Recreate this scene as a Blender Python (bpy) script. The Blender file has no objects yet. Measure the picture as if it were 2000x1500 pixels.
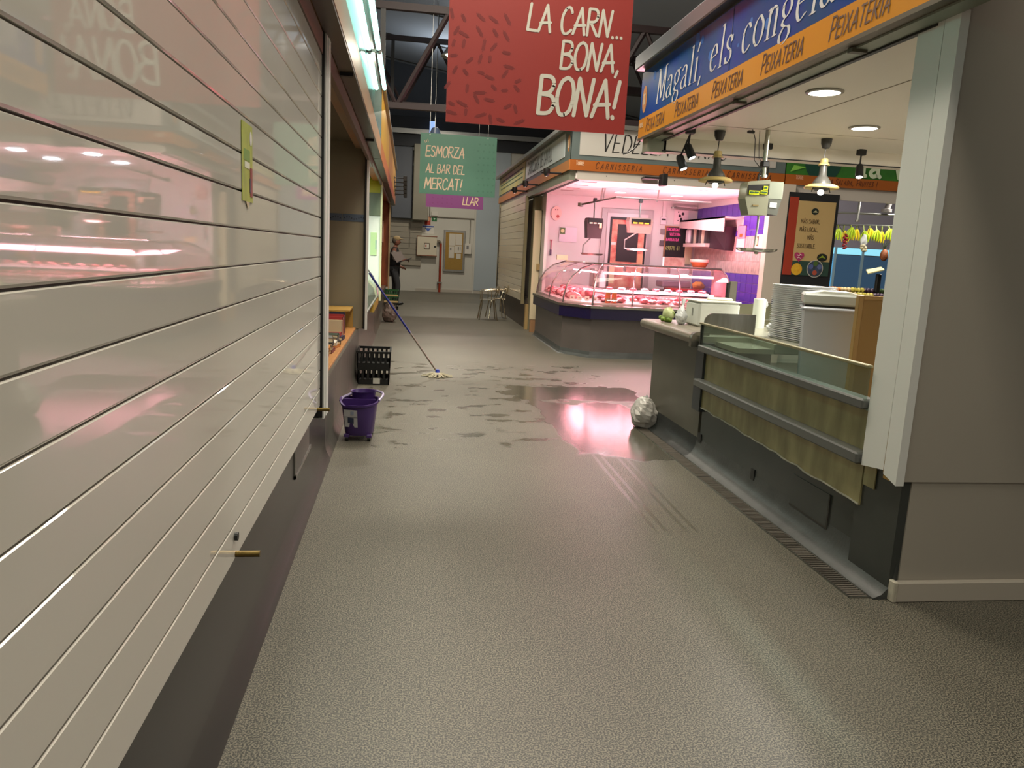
import bpy, math, random
from mathutils import Matrix, Vector, Euler
random.seed(7)
S = bpy.context.scene
COL = S.collection
# ------------------------------------------------------------------ camera, world, exposure
def unit(v): return Vector(v).normalized()
def camdir(u, v, f=1480.0): return Vector(((u-1000)/f, -(v-750)/f, -1.0))
Yc = unit(camdir(797, 484)); Zc = -unit(camdir(575, 9200)); Zc = unit(Zc - Yc*Yc.dot(Zc)); Xc = Yc.cross(Zc)
cam = bpy.data.cameras.new('camera'); cam.sensor_fit = 'HORIZONTAL'; cam.sensor_width = 36.0; cam.lens = 1480.0/2000*36
cam.clip_start = 0.02; cam.clip_end = 200
camo = bpy.data.objects.new('camera', cam); COL.objects.link(camo)
camo.matrix_world = Matrix.Translation((0, 0, 1.5)) @ Matrix((Xc, Yc, Zc)).to_4x4()
S.camera = camo
W = bpy.data.worlds.new('world'); S.world = W; W.use_nodes = True
W.node_tree.nodes['Background'].inputs[0].default_value = (0.92, 0.84, 0.76, 1)
W.node_tree.nodes['Background'].inputs[1].default_value = 0.22
S.view_settings.view_transform = 'Standard'; S.view_settings.look = 'None'
S.view_settings.gamma = 1.0; S.view_settings.use_curve_mapping = False
S.view_settings.exposure = 0.0
def area(name, loc, size, power, color=(1, .93, .82), rot=(0, 0, 0), sy=None):
    l = bpy.data.lights.new(name, 'AREA'); l.energy = power; l.color = color; l.size = size
    if sy: l.shape = 'RECTANGLE'; l.size_y = sy
    o = bpy.data.objects.new(name, l); COL.objects.link(o); o.location = loc; o.rotation_euler = rot
    return o
def spot(name, loc, power, color, ang=1.6, rot=(0, 0, 0), r=.05):
    l = bpy.data.lights.new(name, 'SPOT'); l.energy = power; l.color = color; l.spot_size = ang; l.spot_blend = .6; l.shadow_soft_size = r
    o = bpy.data.objects.new(name, l); COL.objects.link(o); o.location = loc; o.rotation_euler = rot
    return o
WARM = (1.0, .90, .74); PINK = (1.0, .42, .50); COOL = (.80, .93, 1.0)
HALL = [(0.9, -1.2, 5.2, 230), (0.7, 5.2, 5.6, 330), (0.9, 9.2, 5.6, 400), (0.9, 17.5, 5.6, 560), (1.2, 23.5, 5.6, 560), (9.5, 15.5, 5.0, 420), (9.5, 9.0, 5.0, 120)]
ROOF_FILL = [(.9, 1.5, 3.0, 3.0, 150), (.9, 9.0, 3.0, 4.5, 470)]  # unseen overhead fill panels, added to soften the hall light
for x, y, z, p in HALL:
    area('hall_light', (x, y, z), .5, p*.26, WARM); area('hall_uplight_fill', (x, y, z+.5), .4, p*.07, (.86, .93, 1.0), rot=(math.pi, 0, 0))  # uplights added above the lamps to brighten the roof
for x, y, sx_, sy_, p in ROOF_FILL: area('roof_fill_light', (x, y, 6.75), sx_, p, (1.0, .90, .75), sy=sy_)
area('fish_stall_light', (2.51, 4.6, 2.535), .19, 13, (1, .95, .86)); area('fish_stall_light', (3.41, 5.6, 2.535), .19, 48, (1, .95, .86)); area('fish_stall_light', (4.9, 4.6, 2.535), .19, 85, (1, .95, .86))
area('greengrocer_light', (7.2, 12.17, 2.77), .6, 60, (1, .96, .86)); area('greengrocer_light', (9.0, 12.9, 2.85), .6, 60, (1, .96, .86))
for x in (3.57, 4.57):
    for y in (11.86, 12.95): area('butcher_downlight', (x, y, 2.585), .16, 14, COOL)
area('case_tube_light', (3.95, 11.72, 1.235), 1.9, 46, PINK, sy=.26, rot=(-.3, 0, 0))
area('case_tube_light', (2.98, 12.7, 1.235), .26, 34, PINK, sy=1.6, rot=(0, .3, 0))
area('case_shelf_light', (3.9, 11.66, 0.95), 1.6, 22, PINK, sy=.03)
area('ceiling_pink_fill', (3.9, 12.0, 1.42), 2.0, 115, (1, .45, .52), rot=(math.pi, 0, 0), sy=.10)  # added upward fill that turns the stall ceiling pink, no fixture here
for x, y in ((2.51, 6.2), (3.45, 6.2)): spot('pendant_bulb_light', (x, y, 2.09), 22, (1, .95, .85))
area('stall_light', (-1.3, 11.2, 2.5), .8, 70, (.88, 1.0, .90)); area('stall_light', (-1.5, 6.6, 2.5), .5, 2.0, WARM)
# ------------------------------------------------------------------ materials
def lin(h):
    if isinstance(h, tuple): c = [v/255 for v in h]
    else: c = [int(h[i:i+2], 16)/255 for i in (0, 2, 4)]
    return tuple(v/12.92 if v <= .04045 else ((v+.055)/1.055)**2.4 for v in c) + (1,)
MATS = {}
def M(name, col, rough=.5, metal=0.0, var=0.0, vs=6.0, bump=0.0, bs=60.0, emit=0.0, trans=0.0, coat=0.0, stretch=None, col2=None, spec=None):
    if name in MATS: return MATS[name]
    m = bpy.data.materials.new(name); m.use_nodes = True; nt = m.node_tree; b = nt.nodes['Principled BSDF']
    c = lin(col); b.inputs['Base Color'].default_value = c
    b.inputs['Roughness'].default_value = rough; b.inputs['Metallic'].default_value = metal
    if spec is not None: b.inputs['Specular IOR Level'].default_value = spec
    if coat: b.inputs['Coat Weight'].default_value = coat; b.inputs['Coat Roughness'].default_value = .05
    if trans: b.inputs['Transmission Weight'].default_value = trans; b.inputs['IOR'].default_value = 1.45
    if emit: b.inputs['Emission Color'].default_value = c; b.inputs['Emission Strength'].default_value = emit
    if var or bump or col2:
        tc = nt.nodes.new('ShaderNodeTexCoord'); mp = nt.nodes.new('ShaderNodeMapping')
        nt.links.new(tc.outputs['Object'], mp.inputs[0])
        if stretch: mp.inputs['Scale'].default_value = stretch
        if var or col2:
            n = nt.nodes.new('ShaderNodeTexNoise'); n.inputs['Scale'].default_value = vs; n.inputs['Detail'].default_value = 5
            nt.links.new(mp.outputs[0], n.inputs['Vector'])
            r = nt.nodes.new('ShaderNodeValToRGB'); r.color_ramp.elements[0].position = .3; r.color_ramp.elements[1].position = .7
            d = lin(col2) if col2 else tuple(v*(1-var) for v in c[:3]) + (1,)
            r.color_ramp.elements[0].color = d; r.color_ramp.elements[1].color = c
            nt.links.new(n.outputs[0], r.inputs[0]); nt.links.new(r.outputs[0], b.inputs['Base Color'])
        if bump:
            n2 = nt.nodes.new('ShaderNodeTexNoise'); n2.inputs['Scale'].default_value = bs
            nt.links.new(mp.outputs[0], n2.inputs['Vector'])
            bp = nt.nodes.new('ShaderNodeBump'); bp.inputs['Strength'].default_value = bump; bp.inputs['Distance'].default_value = .01
            nt.links.new(n2.outputs[0], bp.inputs['Height']); nt.links.new(bp.outputs[0], b.inputs['Normal'])
    MATS[name] = m; return m
def GL(name, col, rough=.02, dens=0.0, body=None):
    # clear sheet: transparent body with fresnel reflection, a little of its own haze
    m = bpy.data.materials.new(name); m.use_nodes = True; nt = m.node_tree; nt.nodes.remove(nt.nodes['Principled BSDF']); out = nt.nodes['Material Output']
    t = nt.nodes.new('ShaderNodeBsdfTransparent'); t.inputs[0].default_value = lin(col); g = nt.nodes.new('ShaderNodeBsdfGlossy'); g.inputs['Roughness'].default_value = rough
    d = nt.nodes.new('ShaderNodeBsdfDiffuse'); d.inputs[0].default_value = lin(body or col); a = nt.nodes.new('ShaderNodeMixShader'); a.inputs[0].default_value = dens
    lw = nt.nodes.new('ShaderNodeLayerWeight'); lw.inputs[0].default_value = .5; p5 = nt.nodes.new('ShaderNodeMath'); p5.operation = 'POWER'; p5.inputs[1].default_value = 4.5; f = nt.nodes.new('ShaderNodeMath'); f.operation = 'MULTIPLY_ADD'; f.inputs[1].default_value = .9; f.inputs[2].default_value = .045; nt.links.new(lw.outputs['Facing'], p5.inputs[0]); nt.links.new(p5.outputs[0], f.inputs[0]); x = nt.nodes.new('ShaderNodeMixShader'); L = nt.links
    L.new(t.outputs[0], a.inputs[1]); L.new(d.outputs[0], a.inputs[2]); L.new(f.outputs[0], x.inputs[0]); L.new(a.outputs[0], x.inputs[1]); L.new(g.outputs[0], x.inputs[2]); L.new(x.outputs[0], out.inputs[0])
    MATS[name] = m; return m
def floor_mat():
    m = bpy.data.materials.new('speckled_resin_floor'); m.use_nodes = True; nt = m.node_tree; N = nt.nodes; L = nt.links
    b = N['Principled BSDF']; g = N.new('ShaderNodeNewGeometry'); pos = g.outputs['Position']
    def math_(op, a, c=None, clamp=False):
        n = N.new('ShaderNodeMath'); n.operation = op; n.use_clamp = clamp
        for i, v in enumerate((a, c)):
            if v is None: continue
            if isinstance(v, (int, float)): n.inputs[i].default_value = v
            else: L.new(v, n.inputs[i])
        return n.outputs[0]
    def noise(scale, detail=4, vec=None, stretch=None):
        n = N.new('ShaderNodeTexNoise'); n.inputs['Scale'].default_value = scale; n.inputs['Detail'].default_value = detail
        if stretch:
            mp = N.new('ShaderNodeMapping'); mp.inputs['Scale'].default_value = stretch; L.new(pos, mp.inputs[0]); L.new(mp.outputs[0], n.inputs['Vector'])
        else: L.new(pos, n.inputs['Vector'])
        return n.outputs[0]
    sx = N.new('ShaderNodeSeparateXYZ'); L.new(pos, sx.inputs[0]); X, Y = sx.outputs[0], sx.outputs[1]
    sp = N.new('ShaderNodeValToRGB'); L.new(noise(170, 3), sp.inputs[0])
    sp.color_ramp.elements[0].position = .42; sp.color_ramp.elements[0].color = lin('35342e')
    sp.color_ramp.elements[1].position = .58; sp.color_ramp.elements[1].color = lin('87806f')
    e = sp.color_ramp.elements.new(.5); e.color = lin('5a584f')
    big = N.new('ShaderNodeValToRGB'); L.new(noise(1.1, 6), big.inputs[0])
    big.color_ramp.elements[0].position = .3; big.color_ramp.elements[0].color = (.80, .80, .80, 1)
    big.color_ramp.elements[1].position = .7; big.color_ramp.elements[1].color = (1, 1, 1, 1)
    mul = N.new('ShaderNodeMixRGB'); mul.blend_type = 'MULTIPLY'; mul.inputs[0].default_value = 1
    L.new(sp.outputs[0], mul.inputs[1]); L.new(big.outputs[0], mul.inputs[2])
    def box(cx, cy, hx, hy, amp, nz):
        ax = math_('DIVIDE', math_('ABSOLUTE', math_('SUBTRACT', X, cx)), hx); ay = math_('DIVIDE', math_('ABSOLUTE', math_('SUBTRACT', Y, cy)), hy)
        d = math_('MAXIMUM', ax, ay); d = math_('ADD', d, math_('MULTIPLY', math_('SUBTRACT', nz, .5), amp))
        return math_('MULTIPLY', math_('SUBTRACT', 1.0, d), 14.0, True)
    n1 = noise(1.6, 6, stretch=(1, .6, 1)); n2 = noise(2.6, 6, stretch=(1.0, .8, 1))
    wet1 = box(1.80, 6.55, .52, 1.15, 1.1, n1)          # broad wet patch by the counter
    pud = box(1.85, 8.1, .75, .42, 1.2, n2)             # dark puddle
    sc = N.new('ShaderNodeMath'); sc.operation = 'MULTIPLY'; sc.use_clamp = True
    zone = box(1.2, 7.9, 1.5, 2.3, .6, n1)
    smear = math_('MULTIPLY', math_('SUBTRACT', noise(4.2, 9, stretch=(.7, 1.1, 1)), .545), 16, True)
    smear = math_('MULTIPLY', math_('MULTIPLY', smear, zone), .75)
    trk = None
    for cx in (1.34, 1.40, 1.52, 1.58):
        t = math_('LESS_THAN', math_('ABSOLUTE', math_('SUBTRACT', math_('SUBTRACT', X, cx), math_('MULTIPLY', Y, .02))), .012)
        trk = t if trk is None else math_('MAXIMUM', trk, t)
    trk = math_('MULTIPLY', trk, math_('MULTIPLY', math_('GREATER_THAN', Y, 3.9), math_('LESS_THAN', Y, 5.6)))
    trk = math_('MULTIPLY', trk, .35)
    wet = math_('MAXIMUM', math_('MAXIMUM', wet1, pud), math_('MAXIMUM', smear, trk), True)
    mix = N.new('ShaderNodeMixRGB'); mix.blend_type = 'MULTIPLY'; L.new(wet, mix.inputs[0]); L.new(mul.outputs[0], mix.inputs[1]); mix.inputs[2].default_value = (.66, .66, .66, 1)
    L.new(mix.outputs[0], b.inputs['Base Color'])
    L.new(math_('SUBTRACT', .46, math_('MULTIPLY', wet, .31)), b.inputs['Roughness'])
    bp = N.new('ShaderNodeBump'); bp.inputs['Distance'].default_value = .0025
    L.new(math_('SUBTRACT', .16, math_('MULTIPLY', wet, .12)), bp.inputs['Strength']); L.new(noise(160, 2), bp.inputs['Height'])
    L.new(bp.outputs[0], b.inputs['Normal'])
    return m
floor_m = floor_mat()
white_sh = M('white_lacquered_shutter', 'dedad0', .03, var=.04, vs=1.2, spec=.5)
alu = M('brushed_aluminium', 'a9a9a4', .32, .9, var=.12, vs=8, stretch=(1, 1, 12))
alu_w = M('white_aluminium_profile', 'd9d9d4', .4)
steel = M('stainless_steel', '9c9a90', .28, .95, var=.2, vs=5, stretch=(8, 8, 1))
steel_d = M('dull_stainless_plinth', '76736b', .42, .7, var=.35, vs=4, stretch=(6, 6, .8))
plinth = M('dark_grey_plinth_vinyl', '322f2d', .27, var=.15, vs=5)
plinth_g = M('grey_green_plinth', '3d403d', .3, var=.18, vs=4)
plinth_c = M('worn_grey_cove', '474a48', .42, var=.35, vs=7, bump=.1)
olive = M('stained_steel_panel', 'aea477', .42, .15, vs=3.0, col2='857d58', stretch=(3, 3, 1.0), bump=.05)
rail_m = M('grey_painted_rail', '636562', .32, .3)
blackp = M('black_plastic', '161616', .4)
black_m = M('matt_black_metal', '141414', .5)
wall_w = M('white_painted_wall', 'c9c6bb', .6, var=.05, vs=1)
wall_g = M('grey_painted_wall', 'a59e92', .55, var=.06, vs=1.5)
wall_dk = M('slate_panel', '4a5058', .6, var=.1, vs=1)
base_w = M('white_skirting', 'b5ada0', .4)
soffit = M('cream_ceiling_panel', 'dcd6c8', .5)
seam_m = M('dark_seam', '3a3833', .7)
LTR = {}
def ink(col, rough=.5, emit=0): 
    k = (col, emit)
    if k not in LTR: LTR[k] = M('ink_'+col, col, rough, emit=emit)
    return LTR[k]
# ------------------------------------------------------------------ mesh helpers
class MB:
    def __init__(s): s.v = []; s.f = []
    def add(s, vs, fs):
        n = len(s.v); s.v += [tuple(p) for p in vs]; s.f += [tuple(i+n for i in f) for f in fs]; return s
    def box(s, x0, x1, y0, y1, z0, z1, b=0.0):
        if x0 > x1: x0, x1 = x1, x0
        if y0 > y1: y0, y1 = y1, y0
        if z0 > z1: z0, z1 = z1, z0
        b = min(b, (x1-x0)*.45, (y1-y0)*.45, (z1-z0)*.45)
        if b <= 0:
            v = [(x, y, z) for x in (x0, x1) for y in (y0, y1) for z in (z0, z1)]
            return s.add(v, [(0,1,3,2),(4,6,7,5),(0,4,5,1),(2,3,7,6),(0,2,6,4),(1,5,7,3)])
        import itertools
        v = []; idx = {}
        for sx, sy, sz in itertools.product((0,1),(0,1),(0,1)):
            c = [(x0, x1)[sx], (y0, y1)[sy], (z0, z1)[sz]]; inn = [(x0+b, x1-b)[sx], (y0+b, y1-b)[sy], (z0+b, z1-b)[sz]]
            for a in range(3):
                p = list(inn); p[a] = c[a]; idx[(sx, sy, sz, a)] = len(v); v.append(tuple(p))
        f = []
        I = idx
        for a in range(3):
            o = [i for i in range(3) if i != a]
            for sd in (0, 1):
                q = []
                for u, w in ((0,0),(1,0),(1,1),(0,1)):
                    k = [0,0,0]; k[a] = sd; k[o[0]] = u; k[o[1]] = w; q.append(I[(*k, a)])
                f.append(tuple(q))
        for a in range(3):
            o = [i for i in range(3) if i != a]
            for u, w in ((0,0),(1,0),(1,1),(0,1)):
                k = [0,0,0]; k[o[0]] = u; k[o[1]] = w; k[a] = 0; k2 = list(k); k2[a] = 1
                f.append((I[(*k, o[0])], I[(*k2, o[0])], I[(*k2, o[1])], I[(*k, o[1])]))
        for k in itertools.product((0,1),(0,1),(0,1)): f.append(tuple(I[(*k, a)] for a in range(3)))
        return s.add(v, f)
    def tube(s, pts, r, n=8, caps=True):
        pts = [Vector(p) for p in pts]; rs = r if isinstance(r, (list, tuple)) else [r]*len(pts)
        rings = []; prev = None
        for i, p in enumerate(pts):
            d = (pts[min(i+1, len(pts)-1)] - pts[max(i-1, 0)]).normalized()
            if prev is None: a = d.orthogonal().normalized()
            else:
                a = prev - d*prev.dot(d); a = a.normalized() if a.length > 1e-6 else d.orthogonal().normalized()
            prev = a; b = d.cross(a)
            rings.append([p + (a*math.cos(t) + b*math.sin(t))*rs[i] for t in (2*math.pi*k/n for k in range(n))])
        v = [q for rg in rings for q in rg]; f = []
        for i in range(len(rings)-1):
            for k in range(n): f.append((i*n+k, i*n+(k+1)%n, (i+1)*n+(k+1)%n, (i+1)*n+k))
        if caps: f.append(tuple(range(n-1, -1, -1))); f.append(tuple((len(rings)-1)*n+k for k in range(n)))
        return s.add(v, f)
    def lathe(s, prof, c, n=20, cap=False, sx=1, sy=1):
        v = []; f = []
        for r, z in prof:
            for k in range(n): t = 2*math.pi*k/n; v.append((c[0]+r*math.cos(t)*sx, c[1]+r*math.sin(t)*sy, c[2]+z))
        for i in range(len(prof)-1):
            for k in range(n): f.append((i*n+k, i*n+(k+1)%n, (i+1)*n+(k+1)%n, (i+1)*n+k))
        if cap: f.append(tuple(range(n-1, -1, -1))); f.append(tuple((len(prof)-1)*n+k for k in range(n)))
        return s.add(v, f)
    def prism(s, poly, e):           # poly: list of 3-D points, extruded by vector e
        n = len(poly); e = Vector(e); v = [Vector(p) for p in poly] + [Vector(p)+e for p in poly]
        f = [tuple(range(n-1, -1, -1)), tuple(range(n, 2*n))] + [(i, (i+1) % n, n+(i+1) % n, n+i) for i in range(n)]
        return s.add(v, f)
    def quad(s, a, b, c, d): return s.add([a, b, c, d], [(0,1,2,3)])
    def disc(s, c, r, nrm, n=16, sx=1.0):
        nrm = Vector(nrm).normalized(); a = Vector((0,0,1)) if abs(nrm.z) < .9 else Vector((0,1,0)); a = (a-nrm*a.dot(nrm)).normalized(); b = nrm.cross(a); c = Vector(c)
        return s.add([c + a*r*math.cos(2*math.pi*k/n) + b*r*sx*math.sin(2*math.pi*k/n) for k in range(n)], [tuple(range(n))])
    def blob(s, c, r, seed=0, n=8, m=6, amp=.15):
        rd = random.Random(seed); v = []; f = []; ph = [rd.uniform(0, 6.28) for _ in range(4)]
        for i in range(m+1):
            th = math.pi*i/m
            for k in range(n):
                t = 2*math.pi*k/n; w = 1 + amp*(math.sin(2*t+ph[0])*math.sin(th*2+ph[1]) + .6*math.sin(3*t+ph[2]+th*3))
                if i in (0, m): w = 1
                v.append((c[0]+r[0]*w*math.sin(th)*math.cos(t), c[1]+r[1]*w*math.sin(th)*math.sin(t), c[2]+r[2]*w*math.cos(th)))
        for i in range(m):
            for k in range(n): f.append((i*n+k, (i+1)*n+k, (i+1)*n+(k+1)%n, i*n+(k+1)%n))
        return s.add(v, f)
    def me(s, name, smooth=False):
        m = bpy.data.meshes.new(name); m.from_pydata(s.v, [], s.f); m.validate(); m.update()
        import bmesh
        bm = bmesh.new(); bm.from_mesh(m); bmesh.ops.recalc_face_normals(bm, faces=bm.faces); bm.to_mesh(m); bm.free()
        if smooth:
            m.polygons.foreach_set('use_smooth', [True]*len(m.polygons))
            try: m.set_sharp_from_angle(angle=.7)
            except Exception: pass
        return m
def obj(name, mb, mat, parent=None, label=None, cat=None, group=None, kind=None, smooth=False, me=None):
    m = me or mb.me(name, smooth); o = bpy.data.objects.new(name, m); COL.objects.link(o)
    if mat and not me: m.materials.append(mat)
    if parent is not None:
        o.parent = parent
        t = parent
        if t.type == 'EMPTY': o.matrix_parent_inverse = Matrix.Translation(-Vector(t.location))
    if label: o['label'] = label
    if cat: o['category'] = cat
    if group: o['group'] = group
    if kind: o['kind'] = kind
    return o
def thing(name, label, cat, loc=(0,0,0), group=None):
    o = bpy.data.objects.new(name, None); COL.objects.link(o); o.location = loc; o['label'] = label; o['category'] = cat
    o.empty_display_size = .1
    if group: o['group'] = group
    return o
def struct(name, mb, mat, **k): return obj(name, mb, mat, kind='structure', **k)
def dup(root, loc, rz=0.0, label=None, group=None, scale=None):
    def cp(o, p):
        c = o.copy(); COL.objects.link(c)
        if p is not None: c.parent = p
        for ch in list(o.children): cp(ch, c)
        return c
    r = cp(root, None); r.location = loc; r.rotation_euler = (0, 0, rz)
    if label: r['label'] = label
    if group: r['group'] = group
    if scale: r.scale = (scale,)*3
    return r
# ------------------------------------------------------------------ drawn lettering (strokes -> flat print)
def sm(*p): return ('s',) + p
G = {
'A': (.62, [[(0,0),(.33,1),(.6,0)], [(.06,.32),(.58,.36)]]),
'B': (.54, [[(.02,0),(0,1)], sm((0,1),(.36,.98),(.46,.78),(.34,.58),(.03,.52)), sm((.03,.52),(.42,.48),(.54,.26),(.38,.03),(.02,0))]),
'C': (.54, [sm((.5,.82),(.40,.99),(.22,.98),(.05,.72),(.02,.35),(.12,.06),(.32,.0),(.54,.16))]),
'D': (.56, [[(.02,0),(0,1)], sm((0,1),(.36,.93),(.56,.52),(.38,.08),(.02,0))]),
'E': (.48, [[(.46,1),(.02,1),(0,0),(.48,.02)], [(.02,.52),(.40,.52)]]),
'F': (.46, [[(.46,1),(.02,1),(0,0)], [(.02,.52),(.38,.52)]]),
'G': (.56, [sm((.5,.84),(.34,1),(.1,.85),(0,.5),(.12,.1),(.34,0),(.54,.14)), [(.54,.14),(.54,.45),(.34,.45)]]),
'I': (.10, [[(.05,1),(.05,0)]]),
'L': (.46, [[(.06,1),(0,.02),(.46,.0)]]),
'M': (.72, [[(0,0),(.1,1),(.36,.3),(.62,1),(.72,0)]]),
'N': (.56, [[(.0,0),(.06,1),(.46,.02),(.56,1)]]),
'O': (.58, [sm((.3,1),(.1,.86),(.0,.45),(.12,.06),(.3,0),(.5,.14),(.58,.56),(.48,.9),(.3,1))]),
'P': (.50, [[(.02,0),(0,1)], sm((0,1),(.38,.98),(.50,.76),(.38,.5),(.02,.46))]),
'R': (.54, [[(.02,0),(0,1)], sm((0,1),(.38,.98),(.48,.76),(.36,.54),(.03,.5)), [(.14,.5),(.54,0)]]),
'S': (.50, [sm((.46,.84),(.32,1),(.08,.92),(.04,.70),(.25,.54),(.46,.36),(.42,.08),(.2,0),(.0,.14))]),
'T': (.54, [[(0,1),(.54,1)], [(.27,1),(.25,0)]]),
'U': (.56, [sm((.0,1),(.02,.3),(.14,.02),(.38,.0),(.52,.25),(.56,1))]),
'V': (.58, [[(0,1),(.28,0),(.58,1)]]),
'X': (.56, [[(0,1),(.56,0)], [(.54,1),(0,0)]]),
'Z': (.52, [[(.02,1),(.5,1),(0,.02),(.52,0)]]),
'0': (.52, [sm((.26,1),(.05,.8),(.0,.4),(.1,.05),(.28,0),(.5,.3),(.5,.75),(.26,1))]),
'6': (.5, [sm((.42,1),(.1,.7),(.0,.3),(.2,0),(.46,.15),(.42,.45),(.1,.42))]),
'9': (.5, [sm((.46,.7),(.2,.55),(.04,.8),(.3,1),(.46,.7),(.4,.3),(.2,0))]),
'7': (.5, [[(0,1),(.48,1),(.15,0)]]),
'1': (.2, [[(0,.8),(.15,1),(.15,0)]]),
'8': (.5, [sm((.25,.52),(.05,.72),(.25,1),(.45,.75),(.05,.28),(.25,0),(.47,.25),(.25,.52))]),
'!': (.16, [[(.14,1),(.06,.3)], [(.04,.04),(.06,.0)]]),
'.': (.12, [[(.05,.03),(.07,.0)]]),
',': (.14, [[(.10,.06),(.02,-.16)]]),
"'": (.1, [[(.1,1.15),(.0,.95)]]),
' ': (.30, []),
# lower case roman (x height .62)
'a': (.48, [sm((.04,.50),(.18,.62),(.34,.56),(.36,.40)), [(.36,.45),(.36,.08),(.47,.0)], sm((.36,.36),(.12,.30),(.0,.14),(.12,.0),(.28,.04),(.36,.16))]),
'g': (.48, [sm((.22,.62),(.05,.52),(.05,.34),(.2,.24),(.36,.34),(.36,.52),(.22,.62)), sm((.34,.56),(.44,.64),(.48,.62)), sm((.16,.25),(.06,.14),(.2,.06),(.38,.02),(.42,-.14),(.24,-.28),(.04,-.22),(.02,-.08),(.14,.04))]),
'l': (.24, [[(.12,1),(.12,0)], [(.02,.97),(.12,1)], [(.02,0),(.22,0)]]),
'i': (.24, [[(.12,.62),(.12,0)], [(.02,.59),(.12,.62)], [(.02,0),(.22,0)], [(.12,.85),(.12,.83)]]),
'í': (.24, [[(.12,.62),(.12,0)], [(.02,.59),(.12,.62)], [(.02,0),(.22,0)], [(.10,.76),(.20,.98)]]),
'e': (.44, [[(.05,.34),(.40,.38)], sm((.40,.38),(.36,.58),(.2,.63),(.05,.45),(.05,.18),(.2,.0),(.42,.10))]),
's': (.38, [[(.33,.60),(.33,.46)], sm((.32,.54),(.18,.63),(.05,.52),(.1,.38),(.30,.26),(.34,.10),(.18,-.01),(.03,.08)), [(.03,.16),(.03,.0)]]),
'c': (.44, [sm((.38,.50),(.26,.62),(.08,.52),(.02,.3),(.10,.06),(.26,.0),(.42,.12))]),
'o': (.50, [sm((.25,.63),(.06,.5),(.04,.2),(.22,.0),(.42,.12),(.46,.42),(.25,.63))]),
'n': (.54, [[(.10,.62),(.10,0)], [(0,.59),(.10,.62)], [(.0,0),(.2,0)], sm((.10,.46),(.26,.62),(.40,.54),(.42,.36)), [(.42,.42),(.42,0)], [(.33,0),(.53,0)]]),
't': (.32, [[(.12,.85),(.12,.12),(.2,.0),(.32,.06)], [(.0,.60),(.28,.60)]]),
'v': (.44, [[(0,.62),(.2,0),(.42,.62)]]),
'm': (.82, [[(.10,.62),(.10,0)], sm((.10,.46),(.24,.62),(.38,.54),(.40,.36)), [(.40,.42),(.40,0)], sm((.40,.46),(.54,.62),(.68,.54),(.70,.36)), [(.70,.42),(.70,0)]]),
'@': (.80, [[(.06,0),(.12,1)], [(.12,1),(.40,.1),(.68,1)], [(.68,1),(.72,0)], [(0,0),(.18,0)], [(.60,0),(.84,0)], [(.0,1),(.14,1)], [(.66,1),(.82,1)]]),   # roman capital M
}
G['Á'] = (G['A'][0], G['A'][1] + [[(.30,1.12),(.44,1.30)]])
def spline(p, k=4):
    out = []
    for i in range(len(p)-1):
        a = p[max(i-1, 0)]; b = p[i]; c = p[i+1]; d = p[min(i+2, len(p)-1)]
        for j in range(k):
            t = j/k
            out.append(tuple(.5*((2*b[q]) + (-a[q]+c[q])*t + (2*a[q]-5*b[q]+4*c[q]-d[q])*t*t + (-a[q]+3*b[q]-3*c[q]+d[q])*t**3) for q in (0, 1)))
    out.append(p[-1]); return out
def text(mb, s, o, r, u, h, w=.07, gap=.16, xs=1.0, slant=0.0, nib=None, small=None, rnd=0.0):
    """print string s; o origin (baseline start), r/u unit vectors, h cap height, w stroke half width / h"""
    o, r, u = Vector(o), Vector(r).normalized(), Vector(u).normalized(); nrm = r.cross(u); x = 0.0
    rd = random.Random(len(s))
    cnt = [0]
    def P(a, b): return o + r*(a + b*slant) + u*b - nrm*((cnt[0] % 24)*9e-5)
    nrm = -nrm
    for i, ch in enumerate(s):
        k = 1.0
        if small and i > 0 and s[i-1] != ' ' and ch not in ',.!': k = small
        gw, st = G[ch]; dy = rd.uniform(-rnd, rnd)*h
        for stk in st:
            pts = spline(stk[1:]) if stk[0] == 's' else stk
            pts = [(x + a*h*k*xs, b*h*k + dy) for a, b in pts]
            ww = w*h
            for j in range(len(pts)-1):
                (x0, y0), (x1, y1) = pts[j], pts[j+1]; dx, dz = x1-x0, y1-y0; ln = math.hypot(dx, dz) or 1e-6
                nx, ny = -dz/ln*ww, dx/ln*ww
                cnt[0] += 1
                if nib:      # broad nib: thick verticals, thin horizontals
                    bx, by = nib[0]*h, nib[1]*h; q = [(x0-bx, y0-by), (x0+bx, y0+by), (x1+bx, y1+by), (x1-bx, y1-by)]
                    mb.add([P(*t) for t in q], [(0,1,2,3)])
                cnt[0] += 1
                mb.add([P(x0+nx, y0+ny), P(x1+nx, y1+ny), P(x1-nx, y1-ny), P(x0-nx, y0-ny)], [(0,1,2,3)])
            if not nib:
                for (a, b) in pts:
                    cnt[0] += 1
                    mb.add([P(a+ww*math.cos(t*math.pi/4), b+ww*math.sin(t*math.pi/4)) for t in range(8)], [tuple(range(8))])
        x += gw*h*k*xs + gap*h
    return x
def textwidth(s, h, gap=.16, xs=1.0, small=None):
    x = 0
    for i, ch in enumerate(s):
        k = small if (small and i > 0 and s[i-1] != ' ' and ch not in ',.!') else 1.0
        x += G[ch][0]*h*k*xs + gap*h
    return x - gap*h
ORD = ['first','second','third','fourth','fifth','sixth','seventh','eighth','ninth','tenth','eleventh','twelfth','thirteenth','fourteenth','fifteenth','sixteenth','seventeenth','eighteenth','nineteenth','twentieth'] + ['twenty-'+w for w in ('first','second','third','fourth','fifth','sixth','seventh','eighth','ninth')]
X1, Y1, Z1 = Vector((1,0,0)), Vector((0,1,0)), Vector((0,0,1))
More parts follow.
